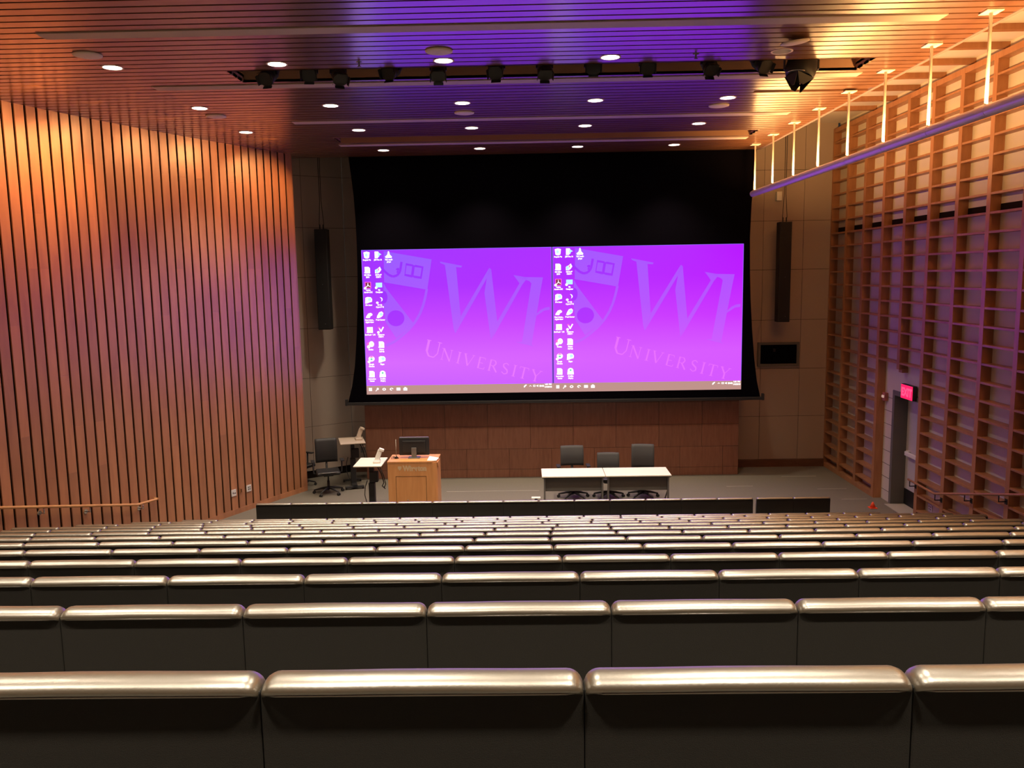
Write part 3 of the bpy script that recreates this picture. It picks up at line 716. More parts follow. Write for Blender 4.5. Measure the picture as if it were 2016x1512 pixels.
# big barn-door spotlight at the right end of the trough
t = thing('barn_door_spotlight', 'large black scoop spotlight with pointed barn doors hanging below right end of trough', 'spotlight', (3.45, 10.74, 6.98))
rot = Matrix.Rotation(R(14), 4, 'Y') @ Matrix.Rotation(R(-12), 4, 'X')
m = MB(); m.lathe((0, 0, 0), [(0.06, 0.20), (0.13, 0.18), (0.175, 0.10), (0.188, 0.0), (0.182, -0.07), (0.160, -0.135), (0.152, -0.137), (0.165, -0.07), (0.160, 0.0)], 28); m.xform(rot); bd = m.build('lamp_body', M['black'], t)
m = MB()
for k, (w0, w1, h) in enumerate(((0.13, 0.03, 0.15), (0.11, 0.02, 0.12), (0.13, 0.03, 0.10), (0.12, 0.015, 0.17))):
    q = MB(); q.hexa([(-w0, 0.118, -0.135), (w0, 0.118, -0.135), (w1, 0.060, -0.135 - h), (-w1, 0.060, -0.135 - h), (-w0, 0.124, -0.135), (w0, 0.124, -0.135), (w1, 0.066, -0.135 - h), (-w1, 0.066, -0.135 - h)])
    q.xform(Matrix.Rotation(k * PI / 2 + 0.35, 4, 'Z')); m.add(q.v, q.f)
m.xform(rot); m.build('barn_door', M['black'], bd)
m = MB(); m.tube([(0.172 * math.cos(a), 0.172 * math.sin(a), -0.125) for a in [R(190 + 10 * k) for k in range(9)]], 0.0055, 6); m.xform(rot); tag(m.build('rim_edge', M['chrome'], bd), 'bright curved rim')
m = MB(); m.box(-0.215, -0.20, -0.02, 0.02, -0.03, 0.22); m.box(0.20, 0.215, -0.02, 0.02, -0.03, 0.22); m.box(-0.215, 0.215, -0.02, 0.02, 0.215, 0.23); m.cyl((0, 0), 0.02, 0.23, 0.42, 10); m.build('yoke', M['black'], t)

# ------------------------------------------------------------------ suspended light rail
RX, RZ = 4.637, 6.045
rail = thing('suspended_light_rail', 'long purple-tinted tube light hung on white rods along the lattice wall', 'pendant light', (RX, 9.0, RZ))
m = MB(); ycur = 17.26; yend = 1.6
ys = [17.26] + [17.135 - 1.207 * k - 0.06 for k in range(1, 13)] + [1.6]
prof = [(0.062 * math.cos(R(a)), 0.062 * math.sin(R(a))) for a in range(52, 489, 18)] 
for ya, yb in zip(ys[:-1], ys[1:]):
    y1, y0 = ya - 0.004, yb + 0.004
    vs = []; n = len(prof)
    for yv in (y1, y0):
        for px, pz in prof: vs.append((RX + px, yv, RZ + pz))
    fs = [(i, i + 1, n + i + 1, n + i) for i in range(n - 1)]
    fs += [tuple(range(n)), tuple(range(2 * n - 1, n - 1, -1))]
    m.add(vs, fs, 0, False)
for ya in ys[1:-1]: m.tube([(RX, ya + 0.02, RZ), (RX, ya - 0.02, RZ)], 0.058, 20)
rel(m.build('tube_housing', M['tube'], rail), rail)
m = MB(); m.box(RX - 0.030, RX + 0.030, 1.65, 17.2, RZ + 0.050, RZ + 0.0535); rel(m.build('uplight_lens', M['uplight'], rail), rail)
for k in range(13):
    y = 17.135 - 1.207 * k
    m = MB(); m.tube([(RX, y, RZ + 0.058), (RX, y, CEIL - 0.012)], 0.017, 12); rd = m.build('rod', M['rod'], rail); rel(rd, rail)
    m = MB(); m.rbox(RX - 0.085, RX + 0.085, y - 0.085, y + 0.085, CEIL - 0.016, CEIL - 0.002, 0.004); cp = m.build('ceiling_plate', M['rod'], rd)
UP_W = 50.0
for k in range(13):
    y = 17.135 - 1.207 * (k + 0.5)
    ld = bpy.data.lights.new('uplight', 'AREA'); ld.shape = 'RECTANGLE'; ld.size = 0.125; ld.size_y = 1.16; ld.energy = UP_W; ld.color = (1.0, 0.50, 0.155)
    o = bpy.data.objects.new('uplight_lamp', ld); COL.objects.link(o); o.location = (RX, y, RZ + 0.066); o.rotation_euler = (PI, R(20), 0)

# ------------------------------------------------------------------ wall-wash lamps along the left wall, with broad fill spots added between them
WASH_AND_FILL = [(16.6, 165, 88), (15.6, 95, 118), (14.6, 66, 120), (13.5, 78, 120), (12.45, 260, 78), (12.2, 66, 120), (11.2, 165, 115), (10.0, 145, 115), (8.6, 145, 115), (7.2, 145, 115)]
for y, w, sz in WASH_AND_FILL:
    ld = bpy.data.lights.new('wall_wash_and_fill', 'SPOT'); ld.energy = w; ld.color = (1.0, 0.46, 0.15); ld.spot_size = R(sz); ld.spot_blend = 1.0; ld.shadow_soft_size = 0.06
    o = bpy.data.objects.new('wall_wash_and_fill_lamp', ld); COL.objects.link(o)
    x = wall_x(y) + 1.25; o.location = (x, y - 0.25, CEIL - 0.05)
    d_ = Vector((wall_x(y) - 0.1 - x, 0.25, -1.0 if sz > 90 else -1.15)); o.rotation_euler = d_.to_track_quat('-Z', 'Y').to_euler()

# ------------------------------------------------------------------ hanging column speakers
def column_speaker(x0, x1, y, z0, z1, lab, tilt, tops):
    t = thing('column_speaker', lab, 'speaker', ((x0 + x1) / 2, y, z0), 0, 'hanging column speakers')
    w = (x1 - x0) / 2; h = z1 - z0
    m = MB(); m.rbox(-w, w, -0.13, 0.13, 0, h, 0.012); m.build('cabinet', M['black'], t)
    m = MB(); m.rbox(-w + 0.012, w - 0.012, -0.142, -0.128, 0.02, h - 0.02, 0.005)
    m.build('grille', M['speakercab'], t)
    m = MB(); m.box(w * 0.15, w * 0.15 + 0.012, -0.145, -0.141, 0.12, 0.132); m.box(-0.004, 0.008, -0.145, -0.141, h * 0.45, h * 0.45 + 0.012); m.build('badge', M['grey_metal'], t)
    for dx in (-0.035, 0.04):
        m = MB(); m.tube([(dx, 0, h), (dx * 1.3, 0, h + 0.12), (dx * 0.4, 0, h + 0.6), (dx * 0.5, 0, tops - z0)], 0.007, 6); m.build('suspension_cable', M['black'], t)
        m = MB(); m.tube([(dx, 0, h - 0.005), (dx, 0, h + 0.10)], 0.014, 8); m.build('shackle', M['metal_dark'], t)
    return t
column_speaker(-4.51, -4.24, 18.25, 3.38, 5.545, 'tall black column speaker hanging left of the screen', 0, 7.8)
column_speaker(5.57, 5.83, 18.6, 3.37, 5.55, 'tall black column speaker hanging right of the screen', 0, 7.8)
m = MB(); m.rbox(5.60, 5.72, 18.86, 18.98, 6.03, 6.23, 0.01)
tag(m.build('junction_box', M['white']), 'small pale junction box on the beige wall above the right column speaker', 'box')
# recessed wall display
t = thing('recessed_wall_box', 'black rectangular opening in grey frame low on the right beige wall', 'wall box', (5.75, 18.97, 2.34))
m = MB(); X0, X1, Z0, Z1 = -0.466, 0.466, 0, 0.545; f_ = 0.055
m.box(X0, X1, -0.03, 0.02, Z0, Z0 + f_); m.box(X0, X1, -0.03, 0.02, Z1 - f_, Z1); m.box(X0, X0 + f_, -0.03, 0.02, Z0 + f_, Z1 - f_); m.box(X1 - f_, X1, -0.03, 0.02, Z0 + f_, Z1 - f_)
m.build('frame', M['grey_frame'], t)
m = MB(); m.box(X0 + f_, X1 - f_, 0.0, 0.02, Z0 + f_, Z1 - f_); m.build('dark_glass', M['black_matte'], t)
m = MB(); m.rbox(-0.12, -0.07, -0.02, 0.002, 0.33, 0.40, 0.006); m.build('latch', M['metal_dark'], t)

# ------------------------------------------------------------------ exit sign, alarm, outlets, rails, cone
t = thing('exit_sign', 'glowing red exit sign above the side door', 'exit sign', (6.93, 15.08, 2.27))
m = MB(); m.rbox(-0.02, 0.06, -0.235, 0.235, -0.135, 0.135, 0.01); m.build('housing', M['black'], t)
m = MB(); m.box(-0.024, -0.0201, -0.225, 0.225, -0.125, 0.125); m.build('lit_face', M['exit'], t)
m = MB(); text_mesh(m, 'EXIT', 0.20, (0, 0, -0.07)); m.v = [(-0.026, -x, z) for x, yv, z in m.v]; m.build('lettering', M['exit_text'], t)
t = thing('fire_alarm_strobe', 'small pinkish fire alarm strobe beside the side door frame', 'fire alarm', (6.99, 16.12, 2.04))
m = MB(); m.rbox(-0.05, 0.02, -0.06, 0.06, -0.08, 0.08, 0.008); m.build('housing', M['red_box'], t)
m = MB(); m.rbox(-0.075, -0.05, -0.035, 0.035, -0.02, 0.03, 0.006); m.build('strobe_lens', M['strobe'], t)
def wall_plate(y, z, w, h, lab, kind):
    x = wall_x(y); tt = Vector((wall_x(y + 0.1) - wall_x(y - 0.1), 0.2)).normalized(); ang = math.atan2(tt.y, tt.x)
    t = thing('wall_outlet', lab, 'wall outlet', (x + tt.y * 0.004, y - tt.x * 0.004, z), ang, 'outlet plates on the slatted wall')
    m = MB(); m.rbox(-w, w, -0.012, 0.0, -h, h, 0.003); m.build('cover_plate', M['white'] if kind < 3 else M['lat_wood'], t)
    m = MB()
    if kind == 1:
        m.box(-w * .5, -w * .2, -0.016, -0.0121, -0.015, 0.015); m.box(w * .15, w * .6, -0.016, -0.0121, -0.02, 0.0)
    elif kind == 2:
        for dx in (-.42, .22):
            for dz in (-.5, .12): m.box(w * dx, w * (dx + .3), -0.016, -0.0121, h * dz, h * (dz + .42))
    else: m.box(-w * .3, w * .3, -0.016, -0.0121, -h * .6, h * .6)
    m.build('socket', M['black'] if kind < 3 else M['gap'], t)
wall_plate(15.52, 0.435, 0.062, 0.065, 'white socket plate low on slatted wall, left of two', 1)
wall_plate(15.87, 0.435, 0.062, 0.065, 'white four-socket plate low on slatted wall, right of two', 2)
wall_plate(15.69, 0.435, 0.025, 0.05, 'wood-coloured switch plate between two white plates on slatted wall', 3)
t = thing('wall_outlet', 'pale outlet plate with dark sockets behind the lattice below right handrail', 'wall outlet', (WX - 0.001, 14.20, 0.36), 0)
m = MB(); m.rbox(-0.010, 0, -0.07, 0.07, -0.06, 0.06, 0.003); m.build('cover_plate', M['white'], t)
m = MB()
for dy in (-0.03, 0.02):
    for dz in (-0.035, 0.012): m.box(-0.014, -0.0101, dy, dy + 0.016, dz, dz + 0.022)
m.build('socket', M['black'], t)
# left handrail
def lw(y, off): 
    tt = Vector((wall_x(y + 0.1) - wall_x(y - 0.1), 0.2)).normalized(); return (wall_x(y) + tt.y * off, y - tt.x * off)
t = thing('handrail', 'sloping maple handrail on the slatted left wall', 'handrail', (*lw(13.4, 0.1), 0.8))
m = MB(); pp = []
for y, z in ((13.80, 0.80), (13.43, 0.81), (11.42, 1.345), (9.0, 1.99), (6.5, 2.66), (4.0, 3.33)):
    q = lw(y, 0.10); pp.append((q[0], q[1], z))
m.tube([(*lw(13.82, 0.02), 0.80), (*lw(13.82, 0.10), 0.80)] + pp, 0.022, 10); rel(m.build('rail', M['rail_wood'], t), t)
for y in (13.53, 12.56, 11.79, 10.6, 9.4):
    z = 0.81 if y > 13.43 else 0.81 + (13.43 - y) * 0.2665
    m = MB(); a, c = lw(y, 0.012), lw(y, 0.10)
    m.tube([(*a, z - 0.10), (*c, z - 0.10), (*c, z - 0.02)], 0.011, 8); m.tube([(*lw(y, 0.0), z - 0.10), (*lw(y, 0.012), z - 0.10)], 0.035, 14)
    rel(m.build('bracket', M['chrome'], t), t)
# right handrail
t = thing('handrail', 'reddish wooden handrail along the lattice wall beside the door', 'handrail', (6.74, 13.5, 0.79))
m = MB(); m.tube([(6.74, 14.5, 0.80), (6.74, 13.56, 0.79), (6.74, 11.14, 1.42), (6.74, 8.0, 2.245), (6.74, 4.0, 3.30)], 0.020, 10); rel(m.build('rail', M['lat_wood'], t), t)
for n_ in range(5, 12):
    y = POST[n_] + 0.05; z = 0.80 if y > 13.56 else 0.79 + (13.56 - y) * 0.2628
    m = MB(); m.tube([(6.74, y, z - 0.02), (6.74, y, z - 0.11), (LX, y, z - 0.11)], 0.010, 8); m.box(LX - 0.008, LX, y - 0.03, y + 0.03, z - 0.15, z - 0.07)
    rel(m.build('bracket', M['metal_dark'], t), t)
t = thing('floor_cone', 'tiny orange safety cone on the stage floor beside the door', 'cone', (6.55, 15.48, 0))
m = MB(); m.lathe((0, 0, 0.012), [(0.055, 0), (0.015, 0.10), (0.008, 0.105)], 16); m.build('cone_body', M['cone'], t)
m = MB(); m.rbox(-0.07, 0.07, -0.07, 0.07, 0, 0.014, 0.004); m.build('cone_base', M['cone'], t)

# ------------------------------------------------------------------ lectern and what stands on it
LT = 1.10
t = thing('lectern', 'maple lectern with pale lettering on its front', 'lectern', (-2.13, 15.10, 0))
m = MB(); w = 0.46; dep = 0.62; c = 0.10
pl = [(-w, dep), (-w, 0.0)] + [(w - c + c * math.sin(a * PI / 12), c - c * math.cos(a * PI / 12)) for a in range(7)] + [(w, dep)]
n = len(pl)
m.add([(x, y, 0) for x, y in pl] + [(x, y, LT - 0.03) for x, y in pl], [tuple(range(n))[::-1], tuple(range(n, 2 * n))] + [(i, (i + 1) % n, n + (i + 1) % n, n + i) for i in range(n)])
m.build('body', M['lectern_wood'], t)
m = MB(); pl2 = [(-w - 0.005, dep), (-w - 0.005, -0.006), (w - c, -0.006), (w - 0.01, 0.06), (w + 0.006, dep)]; n = len(pl2)
m.add([(x, y, LT - 0.03) for x, y in pl2] + [(x, y, LT) for x, y in pl2], [tuple(range(n))[::-1], tuple(range(n, 2 * n))] + [(i, (i + 1) % n, n + (i + 1) % n, n + i) for i in range(n)])
m.build('top', M['lectern_wood'], t)
m = MB(); z0, z1, xa, xb = 0.02, 0.82, -0.315, 0.255
for q in ((xa, xa + 0.006, z0, z1), (xb - 0.006, xb, z0, z1), (xa, xb, z1 - 0.006, z1)): m.box(q[0], q[1], -0.002, 0.001, q[2], q[3])
m.build('door_reveal', M['gap'], t)
m = MB(); m.rbox(-0.115, -0.085, -0.012, 0.0, 0.36, 0.376, 0.003); tag(m.build('latch', M['chrome'], t), 'small bright latch')
m = MB(); m.add([(w - 0.015, -0.004 + 0.05, LT - 0.035), (w + 0.012, 0.09, LT - 0.14), (w + 0.012, 0.34, LT - 0.03), (w + 0.004, 0.05, LT - 0.035), (w + 0.018, 0.09, LT - 0.14), (w + 0.018, 0.34, LT - 0.03)], [(0, 1, 2), (3, 5, 4), (0, 3, 4, 1), (1, 4, 5, 2), (2, 5, 3, 0)])
m.build('corner_wedge', M['lectern_wood'], t)
m = MB(); text_mesh(m, 'Wharton', 0.135, (0.045, 0, 0.925), 0, squash=0.86)
m.v = [(x, -0.0025, z) for x, y, z in m.v]
m.prism([(-0.27, 1.01), (-0.20, 1.01), (-0.20, 0.97), (-0.235, 0.925), (-0.27, 0.97)], -0.0035, -0.001)
m.build('lettering', M['letter'], t)
t = thing('computer_monitor', 'black computer monitor seen from behind on the lectern', 'monitor', (-2.13, 15.42, LT))
m = MB(); m.rbox(-0.285, 0.285, 0.0, 0.045, 0.05, 0.385, 0.012); m.rbox(-0.22, 0.22, -0.02, 0.005, 0.10, 0.33, 0.012); m.build('casing', M['black'], t)
m = MB(); m.rbox(-0.275, 0.275, 0.002, 0.043, 0.382, 0.396, 0.004); tag(m.build('top_edge', M['grey_metal'], t), 'silver top edge')
m = MB(); m.rbox(-0.048, 0.048, -0.045, -0.02, 0.012, 0.20, 0.006); m.rbox(-0.11, 0.11, -0.09, 0.09, 0, 0.014, 0.005); m.build('stand', M['grey_metal'], t)
m = MB(); m.box(-0.16, 0.17, -0.0215, -0.0195, 0.285, 0.293); m.build('vent', M['metal_dark'], t)
m = MB(); m.hexa([(-1.86, 15.16, LT + 0.001), (-1.69, 15.14, LT + 0.001), (-1.66, 15.38, LT + 0.001), (-1.84, 15.40, LT + 0.001), (-1.86, 15.16, LT + 0.003), (-1.69, 15.14, LT + 0.003), (-1.66, 15.38, LT + 0.003), (-1.84, 15.40, LT + 0.035)])
tag(m.build('paper_sheet', M['white']), 'white paper sheet on right side of the lectern top', 'paper')
t = thing('gooseneck_microphone', 'thin upright microphone stalk at left of the lectern monitor', 'microphone', (-2.47, 15.40, LT))
m = MB(); m.tube([(0, 0, 0.012), (0, 0, 0.36)], 0.0055, 8); m.build('stalk', M['tape'], t)
m = MB(); m.lathe((0, 0, 0), [(0.04, 0), (0.04, 0.012), (0.02, 0.018)], 16); m.build('base', M['black'], t)
t = thing('cable_clutter', 'dark tangle of cables at left edge of the lectern top', 'cables', (-2.50, 15.32, LT))
m = MB()
for k in range(4): m.tube([(-0.05 + .03 * k, 0, 0.006), (-0.04 + .03 * k, 0.02, 0.04 + 0.01 * (k % 2)), (0.0 + .02 * k, 0.03, 0.03), (0.02 + .02 * k, 0.05, 0.006)], 0.006, 6)
m.build('cable', M['black'], t)

# ------------------------------------------------------------------ sit-stand carts with document cameras
def cart(loc, rz, lab, top_mat, motor):
    t = thing('standing_cart', lab, 'standing desk', loc, rz, 'narrow adjustable carts')
    m = MB(); m.rbox(-0.265, 0.265, -0.37, 0.37, 0.978, 1.0, 0.006); m.build('worktop', top_mat, t)
    m = MB(); m.box(-0.20, 0.20, -0.05, 0.05, 0.955, 0.978); m.rbox(-0.03, 0.05, -0.06, 0.06, 0.55, 0.96, 0.006); m.rbox(-0.045, 0.065, -0.075, 0.075, 0.06, 0.60, 0.006); m.build('column', M['black'], t)
    m = MB(); m.rbox(-0.02, 0.14, -0.10, 0.02, 0.62, 0.82, 0.01); m.build('motor_box', M['black'], t)
    m = MB(); m.rbox(-0.05, 0.07, -0.40, 0.36, 0.03, 0.07, 0.01); m.rbox(-0.20, 0.20, 0.28, 0.36, 0.03, 0.07, 0.01); m.rbox(-0.20, 0.20, -0.40, -0.32, 0.03, 0.07, 0.01); bs = m.build('base', M['black'], t)
    for x, y in ((-0.18, -0.36), (0.18, -0.36), (-0.18, 0.32), (0.18, 0.32)):
        m = MB(); m.tube([(x - 0.018, y, 0.032), (x + 0.018, y, 0.032)], 0.032, 12); m.build('caster', M['black'], bs)
    m = MB(); m.tube([(-0.09, 0.05, 0.62), (-0.13, 0.03, 0.5), (-0.14, 0, 0.35), (-0.10, -0.02, 0.2), (-0.05, -0.05, 0.12)], 0.008, 6)
    m.tube([(0.16, -0.2, 0.95), (0.22, -0.15, 0.8), (0.26, -0.12, 0.62), (0.22, -0.1, 0.55), (0.27, -0.05, 0.48)], 0.010, 6)
    m.tube([(0.20, -0.2, 0.95), (0.27, -0.2, 0.78), (0.30, -0.16, 0.6), (0.26, -0.1, 0.52)], 0.009, 6)
    m.build('cable', M['black'], t)
    return t
cart((-2.99, 15.57, 0), R(0), 'narrow white-topped standing cart beside the lectern', M['table'], True)
cart((-3.80, 17.72, 0), R(16), 'narrow pale standing cart against the back wall behind an office chair', M['strip'], True)
def doc_cam(loc, rz, lab, mat):
    t = thing('document_camera', lab, 'document camera', loc, rz, 'folded document cameras')
    m = MB(); m.rbox(-0.07, 0.07, -0.11, 0.11, 0, 0.045, 0.008); m.rbox(-0.05, 0.06, -0.02, 0.10, 0.045, 0.06, 0.006); m.build('base', mat, t)
    m = MB(); m.rbox(-0.045, 0.045, -0.03, 0.03, 0.0, 0.20, 0.012); m.xform(Matrix.Translation((0.0, 0.02, 0.05)) @ Matrix.Rotation(R(22), 4, 'Y')); m.build('folded_arm', mat, t)
    m = MB(); m.rbox(-0.05, 0.05, -0.045, 0.045, 0.0, 0.05, 0.012); m.xform(Matrix.Translation((0.085, 0.02, 0.215)) @ Matrix.Rotation(R(22), 4, 'Y')); m.build('camera_head', mat, t)
doc_cam((-2.86, 15.50, 1.0), R(8), 'white document camera folded up on the cart beside the lectern', M['white'])
doc_cam((-3.66, 17.76, 1.0), R(20), 'dim beige document camera on the cart against the back wall', M['strip'])
t = thing('wall_connector_box', 'small grey connector box on the wall edge behind the lectern cart', 'box', (-3.66, 18.22, 0.62))
m = MB(); m.rbox(-0.05, 0.05, -0.03, 0.03, 0, 0.14, 0.005); m.build('box_body', M['grey_metal'], t)
m = MB(); m.rbox(-0.05, 0.05, -0.032, 0.03, 0.13, 0.15, 0.004); m.build('box_lid', M['strip'], t)

# ------------------------------------------------------------------ tables and chairs on stage
def table(x0, x1, lab, yf=15.27, yb=15.93):
    t = thing('folding_table', lab, 'table', ((x0 + x1) / 2, (yf + yb) / 2, 0), 0, 'white folding tables on the stage')
    w = (x1 - x0) / 2; d = (yb - yf) / 2
    m = MB(); m.rbox(-w, w, -d, d, 0.715, 0.74, 0.005); m.build('tabletop', M['table'], t)
    m = MB(); m.box(-w + 0.01, w - 0.01, -d + 0.01, d - 0.01, 0.70, 0.7149); m.build('apron', M['metal_dark'], t)
    m = MB(); m.box(-w + 0.035, w - 0.035, -d + 0.10, -d + 0.108, 0.43, 0.70); m.build('modesty_panel', M['modesty'], t)
    for sx in (-1, 1):
        m = MB(); x = sx * (w - 0.05)
        m.rbox(x - 0.016, x + 0.016, -d + 0.05, -d + 0.09, 0.03, 0.71, 0.004); m.rbox(x - 0.016, x + 0.016, -d - 0.0, d - 0.02, 0.012, 0.045, 0.006)
        m.tube([(x, -d + 0.08, 0.45), (x, d - 0.08, 0.04)], 0.014, 8); m.build('leg', M['grey_metal'], t)
table(0.275, 1.465, 'white folding table, left of the pair on the stage')
table(1.475, 2.70, 'white folding table, right of the pair on the stage')
t = thing('floor_box', 'small white floor box beside left leg of the left table', 'floor box', (0.17, 16.35, 0))
m = MB(); m.rbox(-0.09, 0.09, -0.06, 0.06, 0, 0.05, 0.006); m.build('box_body', M['white'], t)
m = MB(); m.box(-0.03, 0.03, -0.064, -0.0601, 0.012, 0.036); m.build('socket', M['black'], t)

def office_chair(loc, rz, lab, bw=0.23, btop=1.0, bbot=0.58, seat=0.47, arms=False, top_taper=0.0, mat='grey_mesh', back_y=0.25):
    """front of the chair is -y"""
    t = thing('office_chair', lab, 'chair', loc, rz, 'wheeled office chairs on the stage')
    m = MB(); n = 8; vs = []; fs = []
    for j in range(9):
        v = j / 8; z = bbot + (btop - bbot) * v; hw = bw * (1 - top_taper * v) * (1 if v < 0.95 else 0.97)
        for i in range(n + 1):
            u = -1 + 2 * i / n; yv = back_y + 0.05 * v - 0.05 * (1 - u * u) * -0.6 - 0.03 * math.sin(v * PI)
            vs.append((u * hw, yv, z))
    off = len(vs)
    vs += [(x, y + 0.028, z) for x, y, z in vs]
    for j in range(8):
        for i in range(n):
            a = j * (n + 1) + i; fs.append((a, a + 1, a + n + 2, a + n + 1)); fs.append((off + a, off + a + n + 1, off + a + n + 2, off + a + 1))
    for j in range(8):
        for i in (0, n):
            a = j * (n + 1) + i; fs.append((a, a + n + 1, off + a + n + 1, off + a))
    for i in range(n):
        fs.append((i, i + 1, off + i + 1, off + i)); a = 8 * (n + 1) + i; fs.append((a, a + 1, off + a + 1, off + a))
    m.add(vs, fs, 0, True); m.build('backrest', M[mat], t)
    m = MB(); m.rbox(-0.24, 0.24, -0.24, 0.24, seat - 0.07, seat, 0.03, seg=3); st = m.build('seat', M['black'], t)
    m = MB(); m.tube([(-0.22, -0.20, seat - 0.01), (-0.12, -0.245, seat - 0.005), (0.12, -0.245, seat - 0.005), (0.22, -0.20, seat - 0.01)], 0.009, 8); m.build('seat_edge', M['grey_metal'] if arms else M['black'], st)
    m = MB(); m.tube([(0, 0.16, seat - 0.08), (0, 0.30, seat - 0.02), (0, back_y + 0.075, bbot + 0.12)], 0.022, 8); m.rbox(-0.10, 0.10, -0.12, 0.18, seat - 0.11, seat - 0.07, 0.01); m.tube([(0.08, 0, seat - 0.09), (0.24, 0, seat - 0.10)], 0.008, 6); m.build('mechanism', M['black'], t)
    m = MB(); m.cyl((0, 0), 0.028, 0.10, 0.28, 12); m.cyl((0, 0), 0.016, 0.28, seat - 0.10, 12); m.build('gas_column', M['black'], t)
    m = MB()
    for k in range(5):
        a = 2 * PI * k / 5 + 0.31; c_, s_ = math.cos(a), math.sin(a)
        m.tube([(0, 0, 0.13), (0.15 * c_, 0.15 * s_, 0.115), (0.31 * c_, 0.31 * s_, 0.075)], [0.030, 0.024, 0.014], 8)
    bs = m.build('star_base', M['black'], t)
    for k in range(5):
        a = 2 * PI * k / 5 + 0.31; c_, s_ = math.cos(a), math.sin(a); x, y = 0.31 * c_, 0.31 * s_
        m = MB()
        for dd in (-0.018, 0.018): m.tube([(x - s_ * (dd - .009), y + c_ * (dd - .009), 0.030), (x - s_ * (dd + .009), y + c_ * (dd + .009), 0.030)], 0.030, 12)
        m.cyl((x, y), 0.010, 0.03, 0.08, 8); m.build('caster', M['black'], bs)
    if arms:
        for sx in (-1, 1):
            m = MB(); m.tube([(sx * 0.20, 0.05, seat - 0.08), (sx * 0.29, 0.05, seat - 0.06), (sx * 0.30, 0.05, seat + 0.19)], 0.016, 8); m.rbox(sx * 0.30 - 0.04, sx * 0.30 + 0.04, -0.11, 0.14, seat + 0.19, seat + 0.215, 0.008); m.build('armrest', M['black'], t)
    return t
office_chair((0.93, 16.42, 0), R(2), 'black office chair with armrests behind the left table', 0.235, 1.02, 0.62, arms=True, mat='grey_mesh')
office_chair((1.64, 16.40, 0), R(-3), 'low grey-backed office chair behind the gap between the two tables', 0.225, 0.87, 0.50, seat=0.44)
office_chair((2.33, 16.40, 0), R(-6), 'tall grey-backed office chair behind the right table', 0.23, 1.035, 0.56)
office_chair((-4.18, 17.04, 0), R(18), 'black office chair with pale seat edge beside the back cart', 0.23, 1.12, 0.62, seat=0.50, arms=True, mat='black', back_y=0.24)
office_chair((-4.95, 17.72, 0), R(62), 'black office chair partly hidden behind end of the slatted wall', 0.23, 1.00, 0.60, seat=0.48, arms=True, mat='black')

# ------------------------------------------------------------------ auditorium seats
SW = 0.56
def seat_base():
    t = thing('auditorium_seat', 'x', 'auditorium seat', (0, 0, 0))
    hw = SW / 2 - 0.002
    m = MB(); m.rbox(-hw - 0.0016, hw + 0.0016, 0.004, 0.045, 0.10, 0.830, 0.004); m.build('back_panel', M['fabric'], t)
    # leather pad: rounded roll over the top of the back, running down the front
    prof = [(0.006, 0.826), (-0.006, 0.827), (-0.012, 0.832), (-0.0115, 0.838), (-0.006, 0.845), (0.005, 0.8505), (0.018, 0.8535), (0.030, 0.8535), (0.045, 0.849), (0.058, 0.840), (0.068, 0.827), (0.074, 0.80), (0.078, 0.74), (0.085, 0.62), (0.090, 0.50), (0.085, 0.455), (0.072, 0.44), (0.05, 0.445), (0.047, 0.60), (0.046, 0.80)]
    cy, cz = 0.033, 0.80
    r = 0.027
    xs = []
    for k in range(7): a = (PI / 2) * k / 6; xs.append((-hw + r - r * math.cos(a), r * (1 - math.sin(a))))
    xs += [(-0.16, 0.0), (-0.05, -0.0012), (0.06, -0.001), (0.16, 0.0)]
    xs += [(-x, o) for x, o in xs[:7]][::-1]
    vs = []; n = len(prof)
    for x, o in xs:
        for i, (y, z) in enumerate(prof):
            if o > 0 and i < 17:
                d_ = Vector((y - cy, max(z, 0.79) - cz + (0.0 if z > 0.79 else 0.0)))
                if z < 0.79: d_ = Vector((1, 0))
                d_ = d_.normalized(); y, z = y - d_.x * o * 0.9, z - d_.y * o * 0.9
            elif o < 0 and 1 < i < 12: z -= o
            vs.append((x, y, z))
    fs = []
    for j in range(len(xs) - 1):
        for i in range(n):
            i2 = (i + 1) % n; fs.append((j * n + i, j * n + i2, (j + 1) * n + i2, (j + 1) * n + i))
    m = MB(); m.add(vs, fs, 0, True)
    m.add([vs[i] for i in range(n)], [tuple(range(n))], 0); m.add([vs[(len(xs) - 1) * n + i] for i in range(n)], [tuple(range(n))[::-1]], 0)
    pad = m.build('leather_pad', M['leather'], t)
    m = MB(); m.tube([(-hw + 0.012, 0.0, 0.826), (-hw + 0.03, -0.0095, 0.829), (hw - 0.03, -0.0095, 0.829), (hw - 0.012, 0.0, 0.826)], 0.0024, 6); m.build('seam_piping', M['leather'], pad)
    m = MB(); m.rbox(-hw + 0.02, hw - 0.02, 0.10, 0.20, 0.40, 0.74, 0.03, seg=3); m.build('tip_up_cushion', M['leather'], t)
    m = MB(); m.rbox(-0.05, 0.05, 0.05, 0.12, 0.012, 0.44, 0.006); m.rbox(-0.16, 0.16, 0.03, 0.20, 0.0, 0.014, 0.004); m.build('pedestal', M['metal_dark'], t)
    return t
rows = [  # reference seam x, seat width, seats to the left and right of it that show in the picture
    (-0.467, 0.5599, 1, 3), (-0.293, 0.5267, 3, 4), (-0.347, 0.5498, 4, 5), (-0.377, 0.5495, 5, 6), (0.158, 0.5546, 7, 6), (0.162, 0.5584, 8, 7), (-2.590, 0.5565, 4, 13),
    (-3.112, 0.5582, 4, 14), (-2.978, 0.5489, 5, 15), (-3.299, 0.5786, 5, 15), (-3.675, 0.5638, 4, 17), (-3.910, 0.5799, 3, 17), (-4.190, 0.5600, 2, 17)]
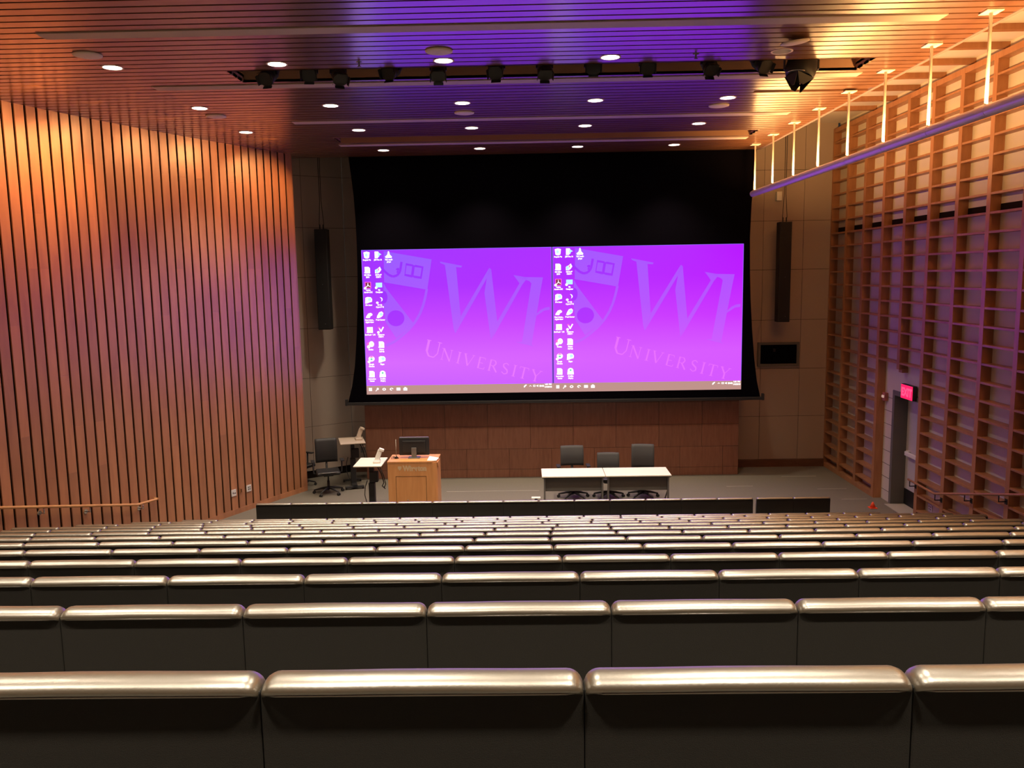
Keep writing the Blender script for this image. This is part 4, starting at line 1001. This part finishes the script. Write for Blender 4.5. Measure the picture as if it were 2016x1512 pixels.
rowname = ['the row nearest the camera'] + ['%s row from the camera' % ORD[k] for k in range(2, 14)]
proto = None
def put_seat(x, y, z, w, lab, grp):
    global proto
    if proto is None:
        proto = seat_base(); proto.location = (x, y, z); proto.scale = (w / SW, 1, 1); proto['label'] = lab; proto['group'] = grp
    else: dup(proto, (x, y, z), 0, lab, grp, (w / SW, 1, 1))
for k, (a, w, nl, nr) in enumerate(rows):
    z = floor_z(k)
    for i in range(-nl, nr):
        put_seat(a + (i + 0.5) * w, ROW_Y[k], z, w, 'black leather seat, %s from left in %s' % (ORD[i + nl + 1], rowname[k]), 'black leather-topped auditorium seats in rows')
    if k < 8:
        for e in (1, 2):
            if e == 2 and k > 5: continue
            for i, side in ((-nl - e, 'left'), (nr + e - 1, 'right')):
                if a + (i + 1) * w < 5.7:
                    put_seat(a + (i + 0.5) * w, ROW_Y[k], z, w, 'black seat, %s past the %s picture edge in %s' % (ORD[e], side, rowname[k]), 'black leather-topped auditorium seats in rows')
w = (3.658 + 4.451) / 14
for i in range(14):
    put_seat(-4.451 + (i + 0.5) * w, 13.2, 0, w, 'black seat, %s from left in the front row facing the stage' % ORD[i + 1], 'black seats of the front row')
for i in range(2):
    put_seat(3.715 + (i + 0.5) * 0.594, 13.2, 0, 0.594, 'black seat, %s one of the separate pair at right end of front row' % ('left', 'right')[i], 'black seats of the front row')

# ------------------------------------------------------------------ camera, world, view
cam = bpy.data.cameras.new('camera'); co = bpy.data.objects.new('camera', cam); COL.objects.link(co); SC.camera = co
cam.sensor_fit = 'HORIZONTAL'; cam.sensor_width = 36.0; cam.lens = 36.0 * 1640.0 / 2016.0; cam.clip_end = 200; cam.clip_start = 0.05
yaw, pitch, roll = R(0.966), R(7.46), R(0.943)
fwd = Vector((-math.sin(yaw) * math.cos(pitch), math.cos(yaw) * math.cos(pitch), -math.sin(pitch)))
r0 = Vector((math.cos(yaw), math.sin(yaw), 0)); u0 = r0.cross(fwd)
r_ = r0 * math.cos(roll) - u0 * math.sin(roll); u_ = u0 * math.cos(roll) + r0 * math.sin(roll)
mw = Matrix(((r_.x, u_.x, -fwd.x, 0), (r_.y, u_.y, -fwd.y, 0), (r_.z, u_.z, -fwd.z, 4.5), (0, 0, 0, 1)))
co.matrix_world = mw
wd = bpy.data.worlds.new('world'); SC.world = wd; wd.use_nodes = True
wd.node_tree.nodes['Background'].inputs['Color'].default_value = (0.02, 0.018, 0.016, 1)
wd.node_tree.nodes['Background'].inputs['Strength'].default_value = 1.0
SC.view_settings.view_transform = 'Standard'; SC.view_settings.look = 'None'; SC.view_settings.gamma = 1.0
SC.view_settings.exposure = 0.0; SC.view_settings.use_curve_mapping = False
SC.cycles.max_bounces = 6; SC.cycles.diffuse_bounces = 4; SC.cycles.glossy_bounces = 4
SC.cycles.sample_clamp_indirect = 6.0
